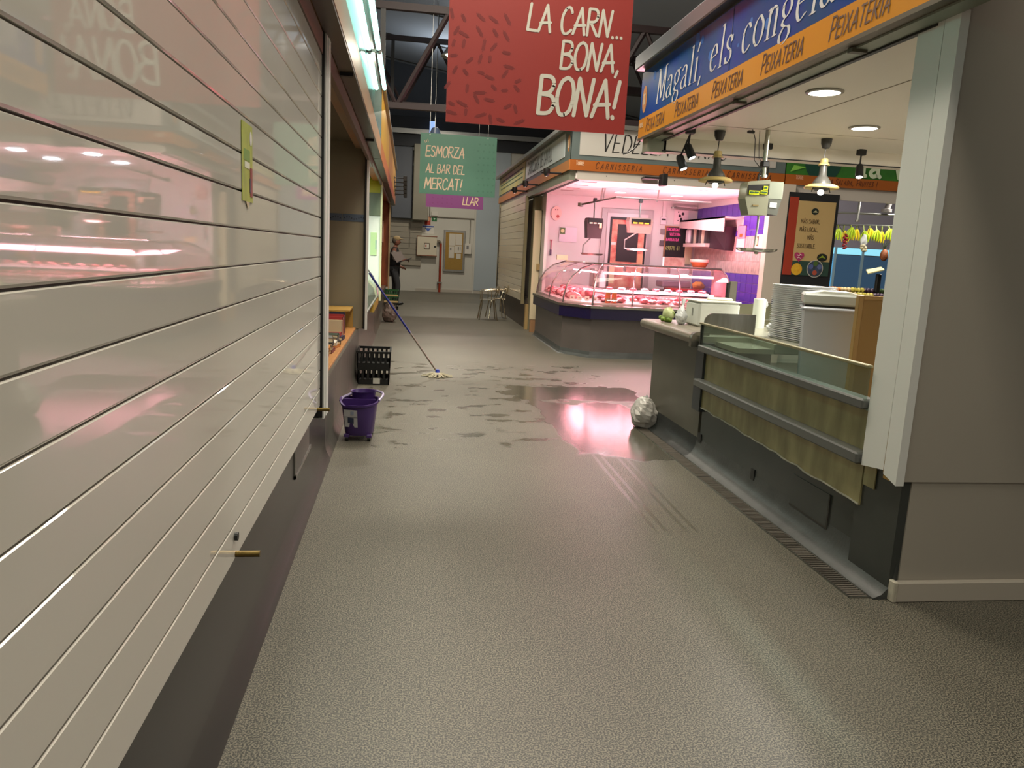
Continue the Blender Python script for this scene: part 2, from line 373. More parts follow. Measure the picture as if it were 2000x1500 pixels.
# ================================================================== SETTING
struct('floor', MB().box(-5, 15, -4, 27.5, -.1, 0), floor_m)
wb = struct('wall_back', MB().box(-5, 15, 27.4, 27.6, 0, 5.0), wall_w)
struct('wall_back_upper', MB().box(-5, 15, 27.42, 27.6, 5.0, 9.6), wall_dk)
struct('trim_1', MB().box(-5, 5.2, 27.30, 27.4, 5.52, 5.93).box(-5, 5.2, 27.30, 27.4, 4.95, 5.34), M('dark_lintel', '23262c', .5))
struct('trim_2', MB().box(-5, 5.2, 27.1, 27.4, 5.34, 5.50), alu)
struct('trim_3', MB().box(-5, 1.2, 27.2, 27.4, 4.80, 4.90).box(-5, 1.2, 27.2, 27.4, 4.30, 4.38), alu)
struct('baseboard_back', MB().box(.3, 3.4, 27.36, 27.4, 0, .10), base_w)
struct('wall_left', MB().box(-5.2, -5, -4, 27.4, 0, 9), wall_g)
struct('wall_right_side', MB().box(15, 15.2, -4, 27.4, 0, 9), wall_g)
# sloped roof in panels
roof_m = M('grey_roof_panel', 'a3aab2', .6, var=.08, vs=.6)
rf = struct('ceiling', MB().prism([(-5.2,-4,7.3),(-5.2,-4,7.4),(-2.0,-4,8.0),(15.2,-4,5.4),(15.2,-4,5.3),(-2.0,-4,7.9)], (0,31.6,0)), roof_m)
for i in range(11):
    y = -2 + i*2.9
    obj('roof_joint', MB().prism([(-2,y,7.9),(15,y,5.33),(15,y+.04,5.33),(-2,y+.04,7.9)], (0,0,-.03)), seam_m, rf)
red_b = M('dark_red_steel', '1c090b', .6)
def truss(y, z0, z1, label):
    t = thing('roof_truss', label, 'truss', (0, y, z0))
    obj('bottom_chord', MB().box(-5, 9.0, y-.05, y+.05, z0-.04, z0+.05), red_b, t)
    obj('top_chord', MB().box(-5, 9.0, y-.05, y+.05, z1-.05, z1+.06), red_b, t)
    xs = [-4.4 + 2.05*i for i in range(7)]
    for i, x in enumerate(xs):
        a = -0.24 + (i-2)*1.62
        obj('diagonal', MB().tube([(a, y, z0), (a+.81, y, z1)], .05, 6), red_b, t)
        obj('diagonal', MB().tube([(a, y, z0), (a-.81, y, z1)], .035, 6), red_b, t)
    obj('post', MB().box(-.52, -.44, y-.04, y+.04, z0, z1), black_m, t)
    return t
truss(13.0, 3.75, 5.25, 'dark red steel roof truss above the hanging red banner')
truss(19.6, 4.95, 6.45, 'dark red steel roof truss further back, behind the first truss')
obj('ceiling_beam', MB().box(2.6, 9, 17.9, 18.1, 5.25, 5.42), red_b, label='dark red roof beam running above the butcher stall signs', cat='beam')
# high window with blue light
wn = struct('window_1', MB().box(6.2, 7.6, 22.0, 22.04, 7.45, 7.75), M('blue_daylight_pane', '2fc8ff', .3, emit=1.6))
wn2 = struct('window_2', MB().box(.62, .82, 26.9, 26.94, 5.0, 5.75), M('pale_daylight_pane', '9fc4ff', .3, emit=.9))
for i, (x, y, sx_, sy_, p) in enumerate(ROOF_FILL): struct('window_%d' % (4+i), MB().box(x-sx_/2-.1, x+sx_/2+.1, y-sy_/2-.1, y+sy_/2+.1, 6.78, 6.82), M('roof_fill_pane', 'f2ead8', .6, emit=1.2))  # glowing panes for the added overhead fill, out of view
# lamps of the hall (out of frame or small)
def hall_lamp(x, y, z, lab):
    t = thing('pendant_lamp', lab, 'lamp', (x, y, z), 'high-bay lamps of the hall')
    obj('shade', MB().lathe([(.05,.38),(.10,.36),(.13,.25),(.26,.08),(.31,.02),(.30,.02),(.25,.07),(.12,.24)], (x,y,z), 20), alu, t, smooth=True)
    obj('lens', MB().disc((x,y,z+.045), .20, (0,0,-1)), M('lamp_lens', 'fff1cf', .4, emit=9), t)
    obj('cord', MB().tube([(x,y,z+.36),(x,y,7.9-(x+2)*.151)], .008, 6), black_m, t)
for i, (x, y, z, p) in enumerate(HALL): hall_lamp(x, y, z+.02, 'bell-shaped high-bay lamp under the hall roof, ' + ['over the near shutter','over the mop bucket','over the display case corner','over the far crates','near the back wall','behind the greengrocer','above the fish stall'][i])
# ---------------------------------------------------------------- left row of stalls
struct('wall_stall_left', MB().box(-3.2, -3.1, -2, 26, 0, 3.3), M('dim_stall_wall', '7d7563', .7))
struct('wall_stall_end_left', MB().box(-3.1, -.5, -2.1, -2, 0, 3.3), wall_g)
def left_plinth(y0, y1, zt, mat, name='stall_plinth', label=''):
    t = thing(name, label, 'plinth', (-.55, y0, 0))
    obj('face', MB().box(-.75, -.545, y0, y1, 0.02, zt), mat, t)
    pr = [(-.545,.0),(-.505,.0),(-.507,.012),(-.520,.035),(-.537,.07),(-.545,.12)]
    obj('cove', MB().prism([(x, y0, z) for x, z in pr], (0, y1-y0, 0)), mat, t, smooth=True)
    return t
lp = left_plinth(-2, 5.3, .62, plinth, label='dark grey coved plinth under the white roller shutter')
obj('access_hatch', MB().box(-.547, -.541, 3.86, 4.4, .33, .58), M('hatch_grey', '6c6862', .4, .3), lp)
obj('hatch_frame', MB().box(-.545, -.537, 3.82, 4.46, .31, .33).box(-.545, -.537, 3.82, 3.85, .31, .60), alu, lp)
left_plinth(5.3, 8.95, .555, steel_d, label='dull stainless plinth under the book shelf')
left_plinth(8.95, 13.0, .66, M('mauve_grey_plinth', '6a5a54', .3, .2), label='mauve-grey plinth beyond the book shelf')
left_plinth(13.0, 20.0, .55, M('brown_grey_plinth', '554c42', .4), label='brown-grey plinth of the farthest left stall')
# roller shutter 1
sh = thing('roller_shutter', 'closed white roller shutter of wide glossy slats filling the left side', 'shutter', (-.45, 1.0, .6))
sl = MB().prism([(-.47,-2,.002),(-.452,-2,.002),(-.450,-2,.006),(-.450,-2,.096),(-.453,-2,.098),(-.47,-2,.098)], (0, 6.11, 0)).me('slat'); sl.materials.append(white_sh)
for k in range(18):
    o = obj('slat', None, None, sh, me=sl); o.location = (0, 0, .63+.1*k); 
obj('backing', MB().box(-.49, -.462, -2, 4.11, .64, 2.43), M('groove_dark', '6b6357', .6), sh)
obj('guide_rail', MB().box(-.50, -.43, 4.13, 4.185, .56, 2.54).box(-.50, -.425, 4.20, 4.30, .56, 2.54, .004), alu_w, sh)
obj('rail_gap', MB().box(-.49, -.455, 4.105, 4.20, .57, 2.54).box(-.49, -.438, 4.112, 4.128, .57, 2.54), blackp, sh)
obj('slot_cap', MB().tube([(-.448,2.05,.70),(-.440,2.05,.70)], .012, 10), blackp, sh)
for y in (2.06, 3.98):
    obj('latch_pin', MB().tube([(-.46,y,.645),(-.385,y,.645)], .009, 10), M('brass_pin', '6e5a2c', .35, .8), sh)
# flyer
fl = thing('flyer', 'small lime green leaflet taped to the white shutter', 'flyer', (-.448, 2.25, 1.6))
obj('sheet', MB().box(-.449, -.4475, 2.19, 2.33, 1.605, 1.815), M('lime_paper', 'b3bf3c', .5, vs=20, col2='9aa838'), fl)
obj('portrait', MB().disc((-.4468, 2.305, 1.78), .020, (1,0,0), sx=.8), ink('dcdcd4'), fl); 
p = MB(); p.box(-.4474,-.4466,2.21,2.29,1.715,1.745); obj('title_block', p, ink('6f9a2a'), fl)
obj('print_panel', MB().box(-.4474,-.4464,2.22,2.285,1.695,1.712), ink('dfe3cc'), fl)
obj('print_figure', MB().box(-.4474,-.4464,2.292,2.322,1.62,1.70), ink('8e2a24'), fl); obj('print_figure', MB().box(-.4474,-.4462,2.285,2.30,1.63,1.67), ink('3b3140'), fl)
obj('tape', MB().prism([(-.4478,2.235,1.605),(-.4478,2.285,1.605),(-.4478,2.26,1.585)], (.0006,0,0)), ink('c9b895'), fl)
# left fascia
def left_fascia(y0, y1, zt, top, low, label, zl=2.75):
    t = thing('sign_fascia', label, 'sign', (-.4, y0, 2.55))
    obj('sign_panel', MB().box(-.60, -.352, y0, y1, zl, zt), top, t)
    obj('lower_band', MB().box(-.60, -.350, y0, y1, 2.555, zl-.004), low, t)
    obj('cornice', MB().box(-.62, -.315, y0, y1, zt, zt+.05), alu, t)
    obj('soffit_strip', MB().box(-.44, -.352, y0, y1, 2.535, 2.553), M('bronze_soffit', '4f473c', .4, .5), t)
    obj('drop_trim', MB().box(-.475, -.445, y0, y1, 2.432 if y0 < 0 else 2.49, 2.53), M('pinkish_track', '7d6a60', .4, .5), t)
    return t
f1 = left_fascia(-2, 9.55, 3.33, M('grey_green_sign_face', '7d9a92', .22, vs=2, col2='6d8780'), M('faded_orange_band', 'b98a66', .35, vs=1.2, col2='a99a86'), 'grey-green shop fascia with two rows of lit tubes above the white shutter')
for y in (5.0, 7.9):
    obj('bracket', MB().box(-.44, -.36, y-.02, y+.02, 2.515, 2.535), black_m, f1)
tube_m = M('lit_fluorescent_tube', 'b4fff0', .3, emit=4.0)
for x, z in ((-.335, 2.98), (-.26, 2.985)):
    for y0, y1 in ((-1.0, .45), (.5, 1.95), (2.0, 3.3), (3.35, 4.75), (4.8, 6.23), (6.29, 7.72)):
        t = thing('fluorescent_tube', 'lit %s fluorescent tube on the grey-green fascia%s' % (('inner', 'outer')[x > -.3], ', far end of the row' if y0 > 6 else ', %s from the far end' % ORD[{4.8: 1, 3.35: 2, 2.0: 3, .5: 4, -1.0: 5}.get(y0, 1)]), 'light', (x, y0, z), 'lit tubes along the left fascia')
        obj('glass_tube', MB().tube([(x, y0+.03, z), (x, y1-.03, z)], .019, 10), tube_m, t, smooth=True)
        obj('cap', MB().tube([(x, y0, z), (x, y0+.03, z)], .02, 10).tube([(x, y1-.03, z), (x, y1, z)], .02, 10), alu, t)
        obj('holder', MB().box(-.352, x, y0+.0, y0+.02, z-.012, z+.012), alu, t)
left_fascia(9.58, 13.0, 3.38, M('yellow_sign_face', 'd0ab2a', .35, vs=2, col2='b98f2e'), M('orange_band_left', 'c8703a', .35, vs=2, col2='b56a3a'), 'yellow fascia with orange lower band, beyond the lit tubes')
left_fascia(13.03, 20.0, 3.4, M('amber_sign_face', 'c2823a', .35, vs=2, col2='d0a24a'), M('orange_band_far', 'c0642c', .35, vs=3, col2='9c4c22'), 'amber fascia over the farthest left stall')
# stall 2 : book shelf stall
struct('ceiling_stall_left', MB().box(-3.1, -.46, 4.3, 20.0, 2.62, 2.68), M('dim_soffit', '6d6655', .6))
tile_m = M('beige_stall_tile', '8d8570', .45, var=.05, vs=2)
pw = struct('wall_partition_1', MB().box(-3.1, -.47, 8.84, 8.92, .56, 2.62), tile_m)
btile = M('blue_grey_border_tile', '566374', .35, var=.1, vs=10)
for i in range(6):
    x1 = -.48 - i*.255
    obj('border_tile', MB().box(x1-.25, x1, 8.834, 8.842, 1.76, 1.84), btile, pw)
    q = MB()
    for j in range(9): q.box(x1-.235+j*.026, x1-.225+j*.026, 8.832, 8.835, 1.79+.012*math.sin(j*1.1+i), 1.805+.012*math.sin(j*1.1+i))
    obj('tile_motif', q, ink('2b3038'), pw)
obj('end_post', MB().box(-.47, -.445, 8.80, 8.86, .55, 2.62), alu_w, pw); obj('end_gap', MB().box(-.49, -.47, 8.80, 8.84, .56, 2.6), blackp, pw)
struct('wall_partition_2', MB().box(-3.1, -.60, 4.32, 4.4, .0, 2.62), tile_m)
obj('counter_shelf', MB().box(-1.1, -.57, 4.42, 8.83, .53, .575, .004), M('orange_wood', 'b07b42', .5, vs=8, stretch=(6,1,6), col2='9b6a38'), label='orange wooden counter shelf carrying the old books', cat='shelf')
bx = thing('book_end_box', 'open wooden box around the books at the far end of the shelf', 'box', (-.8, 8.7, .575))
obj('end_board', MB().box(-1.0, -.60, 8.78, 8.80, .575, .80), M('box_wood', 'a8843f', .5), bx); obj('top_board', MB().box(-1.0, -.60, 8.2, 8.80, .80, .815), M('box_wood', 'a8843f'), bx)
bcols = [('maroon','6b1f24'),('dark blue','1f2742'),('cream','cbbd9c'),('red','96282c'),('black','1c1a1c'),('tan','b08c4c'),('grey','6d6a66'),('orange','b8742c'),('dark green','2d3c2e'),('white','d8d2c4')]
pages = M('book_pages', 'd9cdae', .7)
def book(p, sz, lie, col, label, rz=0):
    # sz = thickness, depth(height of cover), width
    t = thing('book', label, 'book', p, 'old books on the orange shelf'); x, y, z = p
    a, h, w = sz
    cv = M('cover_'+col[0].replace(' ', '_'), col[1], .5)
    if lie: dims = (w, h, a)
    else: dims = (w, a, h)
    dx, dy, dz = dims
    if lie:
        obj('cover', MB().box(x-dx/2, x+dx/2, y-dy/2, y+dy/2, z, z+.004).box(x-dx/2, x+dx/2, y-dy/2, y+dy/2, z+dz-.004, z+dz).box(x+dx/2-.004, x+dx/2, y-dy/2, y+dy/2, z, z+dz), cv, t)
        obj('page_block', MB().box(x-dx/2+.004, x+dx/2-.005, y-dy/2+.004, y+dy/2-.004, z+.004, z+dz-.004), pages, t)
    else:
        obj('cover', MB().box(x-dx/2, x+dx/2, y-dy/2, y-dy/2+.004, z, z+dz).box(x-dx/2, x+dx/2, y+dy/2-.004, y+dy/2, z, z+dz).box(x+dx/2-.004, x+dx/2, y-dy/2, y+dy/2, z, z+dz), cv, t)
        obj('page_block', MB().box(x-dx/2+.004, x+dx/2-.005, y-dy/2+.004, y+dy/2-.004, z+.002, z+dz-.004), pages, t)
    t.rotation_euler = (0, 0, rz)
y = 8.24
seq = ['black','dark blue','maroon','red','tan','maroon','red','cream']
ords = ['farthest','second from the far end','third from the far end','fourth from the far end','fifth from the far end','sixth from the far end','seventh from the far end','eighth from the far end']
cd = dict(bcols)
for i, c in enumerate(seq):
    a = (.05, .04, .06, .05, .05, .045, .05, .05)[i]; y -= a + .002
    book((-.72, y, .5755), (a, (.22, .22, .20, .21, .18, .19, .20, .17)[i], .16), False, (c, cd[c]), 'upright %s book on the orange shelf, %s' % (c, ords[i]))
yy = y - .22
stacks = [(yy, 2), (yy-.33, 3), (yy-.62, 2), (yy-.93, 4), (yy-1.22, 3)]
for si, (sy, n) in enumerate(stacks):
    z = .5755; nm = ['first stack','second stack','third stack','fourth stack','nearest stack'][si]
    for k in range(n):
        c = bcols[(si*3+k*2+1) % 10]; a = random.choice((.028, .035, .042))
        book((-.70 + random.uniform(-.01, .02), sy, z), (a, .2, .15), True, c, '%s book lying in the %s from the upright books, layer %d up' % (c[0], nm, k+1), rz=random.uniform(-.25, .25)); z += a + .0005
# black crate on the counter behind books
# ---------------------------------------------------------------- crates
def crate(label, x0, x1, y0, y1, z0, h, mat, group=None, name='plastic_crate', cols=7, rows=1, band=None, card=False):
    t = thing(name, label, 'crate', ((x0+x1)/2, (y0+y1)/2, z0), group); w = .012
    def side(ax, p, a0, a1, out):
        m = MB()
        def bb(a, b, z, zz, th=w):
            if ax == 'y': m.box(a, b, p, p+out*th, z, zz)
            else: m.box(p, p+out*th, a, b, z, zz)
        bb(a0, a1, z0, z0+h*.30); bb(a0, a1, z0+h*.86, z0+h); 
        if rows == 2: bb(a0, a1, z0+h*.55, z0+h*.62)
        n = max(2, int(cols*(a1-a0)/.36)); st = (a1-a0)/n
        for i in range(n+1):
            c = a0 + i*st; bb(max(a0, c-st*.22), min(a1, c+st*.22), z0+h*.28, z0+h*.88, w*.9)
        return m
    obj('side_wall', side('y', y0, x0, x1, 1), mat, t); obj('side_wall', side('y', y1, x0, x1, -1), mat, t)
    obj('side_wall', side('x', x0, y0, y1, 1), mat, t); obj('side_wall', side('x', x1, y0, y1, -1), mat, t)
    m = MB()
    for i in range(8): a = x0 + (x1-x0)*(i+.15)/8; m.box(a, a+(x1-x0)*.085, y0+w, y1-w, z0+.004, z0+.014)
    for i in range(6): a = y0 + (y1-y0)*(i+.2)/6; m.box(x0+w, x1-w, a, a+(y1-y0)*.09, z0+.004, z0+.012)
    obj('base_grid', m, mat, t)
    obj('rim', MB().box(x0-.008, x1+.008, y0-.008, y0+.004, z0+h-.022, z0+h).box(x0-.008, x1+.008, y1-.004, y1+.008, z0+h-.022, z0+h).box(x0-.008, x0+.004, y0, y1, z0+h-.022, z0+h).box(x1-.004, x1+.008, y0, y1, z0+h-.022, z0+h), mat, t)
    if card: obj('paper_tag', MB().box(x0+.17, x0+.245, y0-.006, y0-.003, z0+.012, z0+.075), ink('cfcbc0'), t)
    if band: obj('label_strip', MB().box(x0+.01, x1-.01, y0-.004, y0-.001, z0+h*.02, z0+h*.30), band, t)
    return t
crate('lower black plastic crate on the floor by the stainless plinth', -.515, -.17, 8.33, 8.75, .0, .185, blackp, 'black crates by the plinth', card=True)
crate('upper black plastic crate, empty, stacked on the lower black crate', -.523, -.162, 8.32, 8.76, .1855, .185, blackp, 'black crates by the plinth')
crate('small black crate standing on the orange shelf among the books', -1.05, -.80, 6.5, 6.85, .5755, .22, blackp)
grn = M('green_plastic', '1f5a2a', .45); bei = M('beige_label', 'c7ad78', .6)
crate('black produce crate at the bottom of the green crate stack', -.56, -.20, 18.7, 19.1, 0, .17, blackp, 'produce crates by the far left stall')
crate('green produce crate with beige strip, middle of the far stack', -.56, -.20, 18.7, 19.1, .1705, .15, grn, 'produce crates by the far left stall', band=bei)
crate('green produce crate with beige strip, top of the far stack', -.56, -.20, 18.7, 19.1, .321, .15, grn, 'produce crates by the far left stall', band=bei)
# ---------------------------------------------------------------- stall 3 (bright) and 4 (orange)
p3 = struct('wall_partition_3', MB().box(-3.1, -.46, 13.0, 13.06, .665, 2.62), M('stall_white_tile', 'e4ece2', .3))
obj('lime_panel', MB().box(-1.5, -.47, 12.97, 13.0, 2.36, 2.6), M('lime_panel', 'b5b829', .4), p3)
obj('green_panel', MB().box(-1.5, -.47, 12.96, 13.0, 2.0, 2.36), M('grey_green_panel', '65745c', .4, var=.15, vs=3), p3)
obj('notice', MB().box(-.62, -.52, 12.985, 13.0, 1.35, 1.72), M('pale_green_notice', 'b9dca0', .5), p3)
obj('notice_print', MB().box(-.535, -.525, 12.98, 12.984, 1.45, 1.6), ink('6f9ac8'), p3)
obj('end_post', MB().box(-.465, -.435, 12.96, 13.05, .6, 2.62), M('pale_green_post', 'c9d1a5', .4), p3)
gc = thing('glass_counter', 'small curved-glass display counter in the bright left stall', 'counter', (-.6, 11, .66))
def arc_profile(): return [(-.48,.70),(-.50,.85),(-.56,1.0),(-.66,1.12),(-.80,1.18)]
v = MB(); pr = arc_profile()
for i in range(4):
    (a, b), (c, d) = pr[i], pr[i+1]; v.quad((a, 9.0, b), (a, 12.9, b), (c, 12.9, d), (c, 9.0, d))
obj('curved_glass', v, GL('thin_glass_green', 'e6f5ec', .05, .12), gc, smooth=True)
obj('front_frame', MB().tube([(a, 12.9, b) for a, b in pr], .012, 6).tube([(a, 9.05, b) for a, b in pr], .012, 6).tube([(-.48, 9, .70), (-.48, 12.9, .70)], .015, 6).tube([(-.80, 9, 1.18), (-.80, 12.9, 1.18)], .015, 6), alu, gc)
obj('bed', MB().box(-1.3, -.5, 9.0, 12.9, .66, .70), steel, gc)
obj('side_box', MB().box(-.53, -.47, 11.2, 12.9, .55, .66), M('ochre_edge', 'b08f3a', .4), gc)
p4 = struct('wall_partition_4', MB().box(-3.1, -.46, 18.5, 18.56, .56, 2.62), M('orange_wood_wall', 'a8572c', .5, vs=5, stretch=(5,5,1), col2='8a4422'))
obj('end_post', MB().box(-.46, -.43, 18.44, 18.56, .5, 2.62), M('tan_post', 'b59a72', .4), p4)
obj('notice', MB().box(-.66, -.58, 18.48, 18.5, 1.6, 2.1), ink('cf9a86'), p4)
obj('counter_slab', MB().box(-1.3, -.50, 13.08, 18.45, .55, .60), M('brown_slab', '5b4230', .4), label='brown counter slab of the farthest left stall', cat='counter')
# spotlight arms at the far left fascia
for i in range(5):
    y = 17.6 + i*.42; z = 3.02 - .06*i
    t = thing('arm_spotlight', 'black long-arm spotlight on the far left fascia, %s from the front' % ORD[i], 'spotlight', (-.33, y, z), 'arm spotlights of the far left fascia')
    obj('arm', MB().tube([(-.35, y, z), (-.12, y, z)], .012, 6), black_m, t)
    obj('head', MB().box(-.14, -.06, y-.08, y+.08, z-.07, z+.05, .01), black_m, t)
    obj('wall_plate', MB().box(-.352, -.335, y-.05, y+.05, z-.04, z+.04), black_m, t)
# ---------------------------------------------------------------- back wall items
duct = thing('wall_duct', 'large grey boxed duct high on the back wall at left', 'duct', (0, 27.0, 2.46))
obj('casing', MB().box(.12, .66, 26.9, 27.4, 2.46, 5.0, .02), M('grey_duct', '8f8b7c', .5, .3, var=.1, vs=1), duct)
obj('side_casing', MB().box(-.6, .10, 27.1, 27.4, 2.5, 4.9, .02), M('slate_duct', '5b6068', .5), duct)
lou = thing('folded_panel', 'grey slatted shutter panel behind the standing person', 'shutter', (0, 27.3, 0))
for k in range(8): obj('slat', MB().box(-.7, .46, 27.30, 27.36, .9+k*.19, 1.08+k*.19), M('grey_slat', '9a9384', .5), lou)
hc = thing('hose_cabinet', 'white square fire-hose cabinet with small window on the back wall', 'cabinet', (.65, 27.3, 1.26))
obj('body', MB().box(.31, 1.0, 27.18, 27.4, 1.26, 1.93, .015), M('cream_cabinet', 'd4cbb4', .45), hc)
obj('edge_trim', MB().box(.30, 1.01, 27.17, 27.185, 1.25, 1.275).box(.30, 1.01, 27.17, 27.185, 1.915, 1.94).box(.30, .315, 27.17, 27.185, 1.25, 1.94), ink('8a5138'), hc)
obj('window', MB().box(.55, .75, 27.165, 27.18, 1.49, 1.70), ink('6a5a48'), hc); obj('window_pane', MB().box(.575, .725, 27.16, 27.166, 1.515, 1.675), ink('e2dccb'), hc)
obj('pictogram', MB().box(.60, .64, 27.155, 27.16, 1.56, 1.64), ink('b5432c'), hc); obj('lock', MB().box(.90, .98, 27.165, 27.18, 1.56, 1.61), blackp, hc)
pp = thing('standpipe', 'red vertical fire pipe beside the hose cabinet', 'pipe', (1.13, 27.3, 0))
obj('pipe', MB().tube([(1.0,27.28,1.78),(1.08,27.28,1.78),(1.14,27.28,1.70),(1.14,27.28,0)], .04, 10), M('red_pipe', '9c3418', .45), pp, smooth=True)
obj('elbow', MB().tube([(.98,27.28,1.78),(1.08,27.28,1.78),(1.135,27.28,1.72)], .048, 10), M('grey_elbow', '756a58', .5), pp); obj('clamp', MB().box(1.05, 1.22, 27.24, 27.4, .32, .36), alu, pp)
nb = thing('notice_board', 'aluminium-framed cork notice board with pinned white papers', 'notice board', (1.62, 27.3, .73))
obj('frame', MB().box(1.24, 2.0, 27.32, 27.4, .73, 2.19, .01), alu, nb); obj('cork', MB().box(1.31, 1.93, 27.31, 27.32, .81, 2.11), M('cork', 'a5823c', .8, var=.15, vs=40), nb)
for (a, b, c, d) in ((1.43, 1.66, 1.65, 2.07), (1.67, 1.89, 1.68, 2.07), (1.43, 1.62, 1.22, 1.63), (1.63, 1.88, 1.4, 1.66), (1.70, 1.86, 1.2, 1.38)):
    obj('paper', MB().box(a, b, 27.30, 27.31, c, d), ink('cfc8ba'), nb)
obj('paper_print', MB().box(1.47, 1.52, 27.295, 27.30, 1.5, 1.56).box(1.75, 1.78, 27.295, 27.30, 1.5, 1.62).box(1.82, 1.84, 27.295, 27.30, 1.5, 1.62), ink('5c5750'), nb)
ic = thing('wall_control_box', 'small white control box right of the notice board', 'control box', (2.1, 27.3, 1.38))
obj('body', MB().box(1.99, 2.23, 27.28, 27.4, 1.38, 1.75, .01), M('white_box', 'd2cdc2', .4), ic); obj('display', MB().box(2.05, 2.13, 27.275, 27.28, 1.55, 1.68), ink('7d7a78'), ic)
cn = thing('cable_conduit', 'thin grey cable conduit across the back wall with a vertical drop', 'conduit', (1.2, 27.37, 2.6))
obj('run', MB().tube([(.72,27.37,2.62),(2.33,27.37,2.62)], .018, 6).tube([(.72,27.37,2.62),(.72,27.37,4.5)], .018, 6), M('conduit_grey', '8c867a', .5), cn); obj('drop', MB().tube([(2.16,27.37,2.62),(2.16,27.37,1.75)], .016, 6).tube([(.05,27.275,2.45),(.05,27.275,1.55)], .016, 6), M('conduit_grey', '8c867a'), cn)
obj('lamp_housing', MB().box(.78, 1.0, 27.32, 27.4, 2.66, 2.80), M('white_box', 'd2cdc2'), label='white emergency light housing above the green exit sign', cat='light')
t = thing('fire_hose_sign', 'red fire-hose sign on the back wall', 'sign', (.66, 27.39, 2.36)); obj('plate', MB().box(.56, .76, 27.385, 27.4, 2.33, 2.61), ink('a8331c'), t); obj('pictogram', MB().box(.60, .72, 27.38, 27.385, 2.47, 2.58), ink('d9b48c'), t); obj('pictogram_figure', MB().box(.63, .68, 27.375, 27.38, 2.49, 2.56), ink('8a2a18'), t)
t = thing('exit_sign', 'small green exit pictogram sign', 'sign', (.88, 27.39, 2.5)); obj('plate', MB().box(.80, .98, 27.385, 27.4, 2.47, 2.61), ink('1f6b33'), t); obj('pictogram', MB().prism([(.86,27.384,2.58),(.93,27.384,2.56),(.88,27.384,2.50)], (0,-.004,0)), ink('dfeadf'), t)
t = thing('blue_notice', 'white notice with blue header and blue triangle', 'sign', (.68, 27.39, 2.05)); obj('plate', MB().box(.48, .88, 27.388, 27.4, 2.02, 2.32), ink('d8d4ca'), t); obj('header', MB().box(.48, .88, 27.384, 27.388, 2.25, 2.30), ink('39509a'), t)
obj('triangle', MB().prism([(.56,27.386,2.22),(.80,27.386,2.22),(.68,27.386,2.10)], (0,-.004,0)), ink('4b66ad'), t)
struct('trim_4', MB().box(2.30, 2.36, 27.34, 27.4, 0, 5.0), wall_w)
struct('trim_5', MB().box(2.36, 3.5, 27.35, 27.4, .11, 5.0), M('bluish_light_wall', 'a9b3b8', .55))  # bluish light on this stretch of wall, put into its colour
# ---------------------------------------------------------------- hanging banners
def banner(x0, x1, y, z0, z1, col, lines, label, ink_c, dots=None, name='hanging_banner', slope=0.0):
    t = thing(name, label, 'banner', ((x0+x1)/2, y, z1)); obj('board', MB().box(x0, x1, y-.006, y+.006, z0, z1), M(name+'_'+col, col, .38, var=.05, vs=1), t)
    for s, x, z, h, w, g, xs in lines:
        m = MB(); text(m, s, (x, y-.0085, z), X1, Z1, h, w, g, xs, .08, rnd=.02); obj('lettering', m, ink(ink_c), t)
    if dots:
        rd = random.Random(5); mk = ink('7d2624' if col == '9c332d' else ('4c8570' if col == '57937c' else '84407c'))
        for (cx, cz, L, a, wd) in dots(rd):
            m = MB()
            for s in range(3):
                ox = (s-1)*wd*.8; ca, sa = math.cos(a), math.sin(a); l2 = L*(1-.25*abs(s-1))/2
                px, pz = -sa*ox, ca*ox
                m.quad(*[(cx+px+i*ca*l2-j*sa*wd*.35, y-.0075-.0002*s, cz+pz+i*sa*l2+j*ca*wd*.35) for i, j in ((-1,-1),(1,-1),(1,1),(-1,1))])
            obj('print_mark', m, mk, t)
    for x in (x0+.12*(x1-x0), x1-.12*(x1-x0)):
        obj('wire', MB().tube([(x, y, z1), (x, y, 7.88-(x+2)*.151)], .004, 4), alu, t); obj('eyelet', MB().tube([(x, y-.012, z1-.03), (x, y+.012, z1-.03)], .012, 8), alu, t)
    return t
def red_dots(rd):
    out = []
    for i in range(8):
        for j in range(6):
            if i >= 4 and j == 5: continue
            cx = .31 + j*.11 + rd.uniform(-.03, .03); cz = 2.58 + i*.105 + rd.uniform(-.03, .03)
            if cx > .97 - .02*i: continue
            out.append((cx, cz, rd.uniform(.06, .11), rd.uniform(0, 3.1), .011))
    return out
RB = banner(.275, 1.765, 6.43, 2.52, 3.72, '9c332d',
    [('LA CARN...', .905, 3.27, .20, .055, .09, .78), ('BONA,', 1.19, 3.00, .21, .055, .09, .80), ('BONA!', 1.02, 2.64, .29, .055, .075, .80)],
    'large red hanging banner reading LA CARN... BONA, BONA!', 'd3cfc2', red_dots)
m = MB()
for a in (0, 1, 2): m.tube([(.905+a*.03, 6.4215, 3.55+a*.018), (.93+a*.03-.005*a, 6.4215, 3.50+a*.018)], .006, 6)
obj('accent_marks', m, ink('d3cfc2'), RB)
def green_dots(rd): return [(1.35+.1*(k % 4)+rd.uniform(-.02,.02), 2.68+.13*(k//4), .035, rd.uniform(0, 3), .013) for k in range(32)]
GB = banner(.19, 1.70, 15.6, 2.58, 3.74, '57937c',
    [('ESMORZA', .30, 3.30, .20, .055, .10, .80), ('AL BAR DEL', .31, 2.99, .165, .055, .10, .76), ('MERCAT!', .29, 2.68, .21, .055, .10, .80)],
    'green hanging banner reading ESMORZA AL BAR DEL MERCAT!', 'e3d3b4', green_dots)
m = MB()
for a in (0, 1, 2): m.tube([(.27+a*.03, 15.59, 3.60+a*.012), (.285+a*.03, 15.59, 3.55+a*.012)], .006, 6)
obj('accent_marks', m, ink('e3d3b4'), GB)
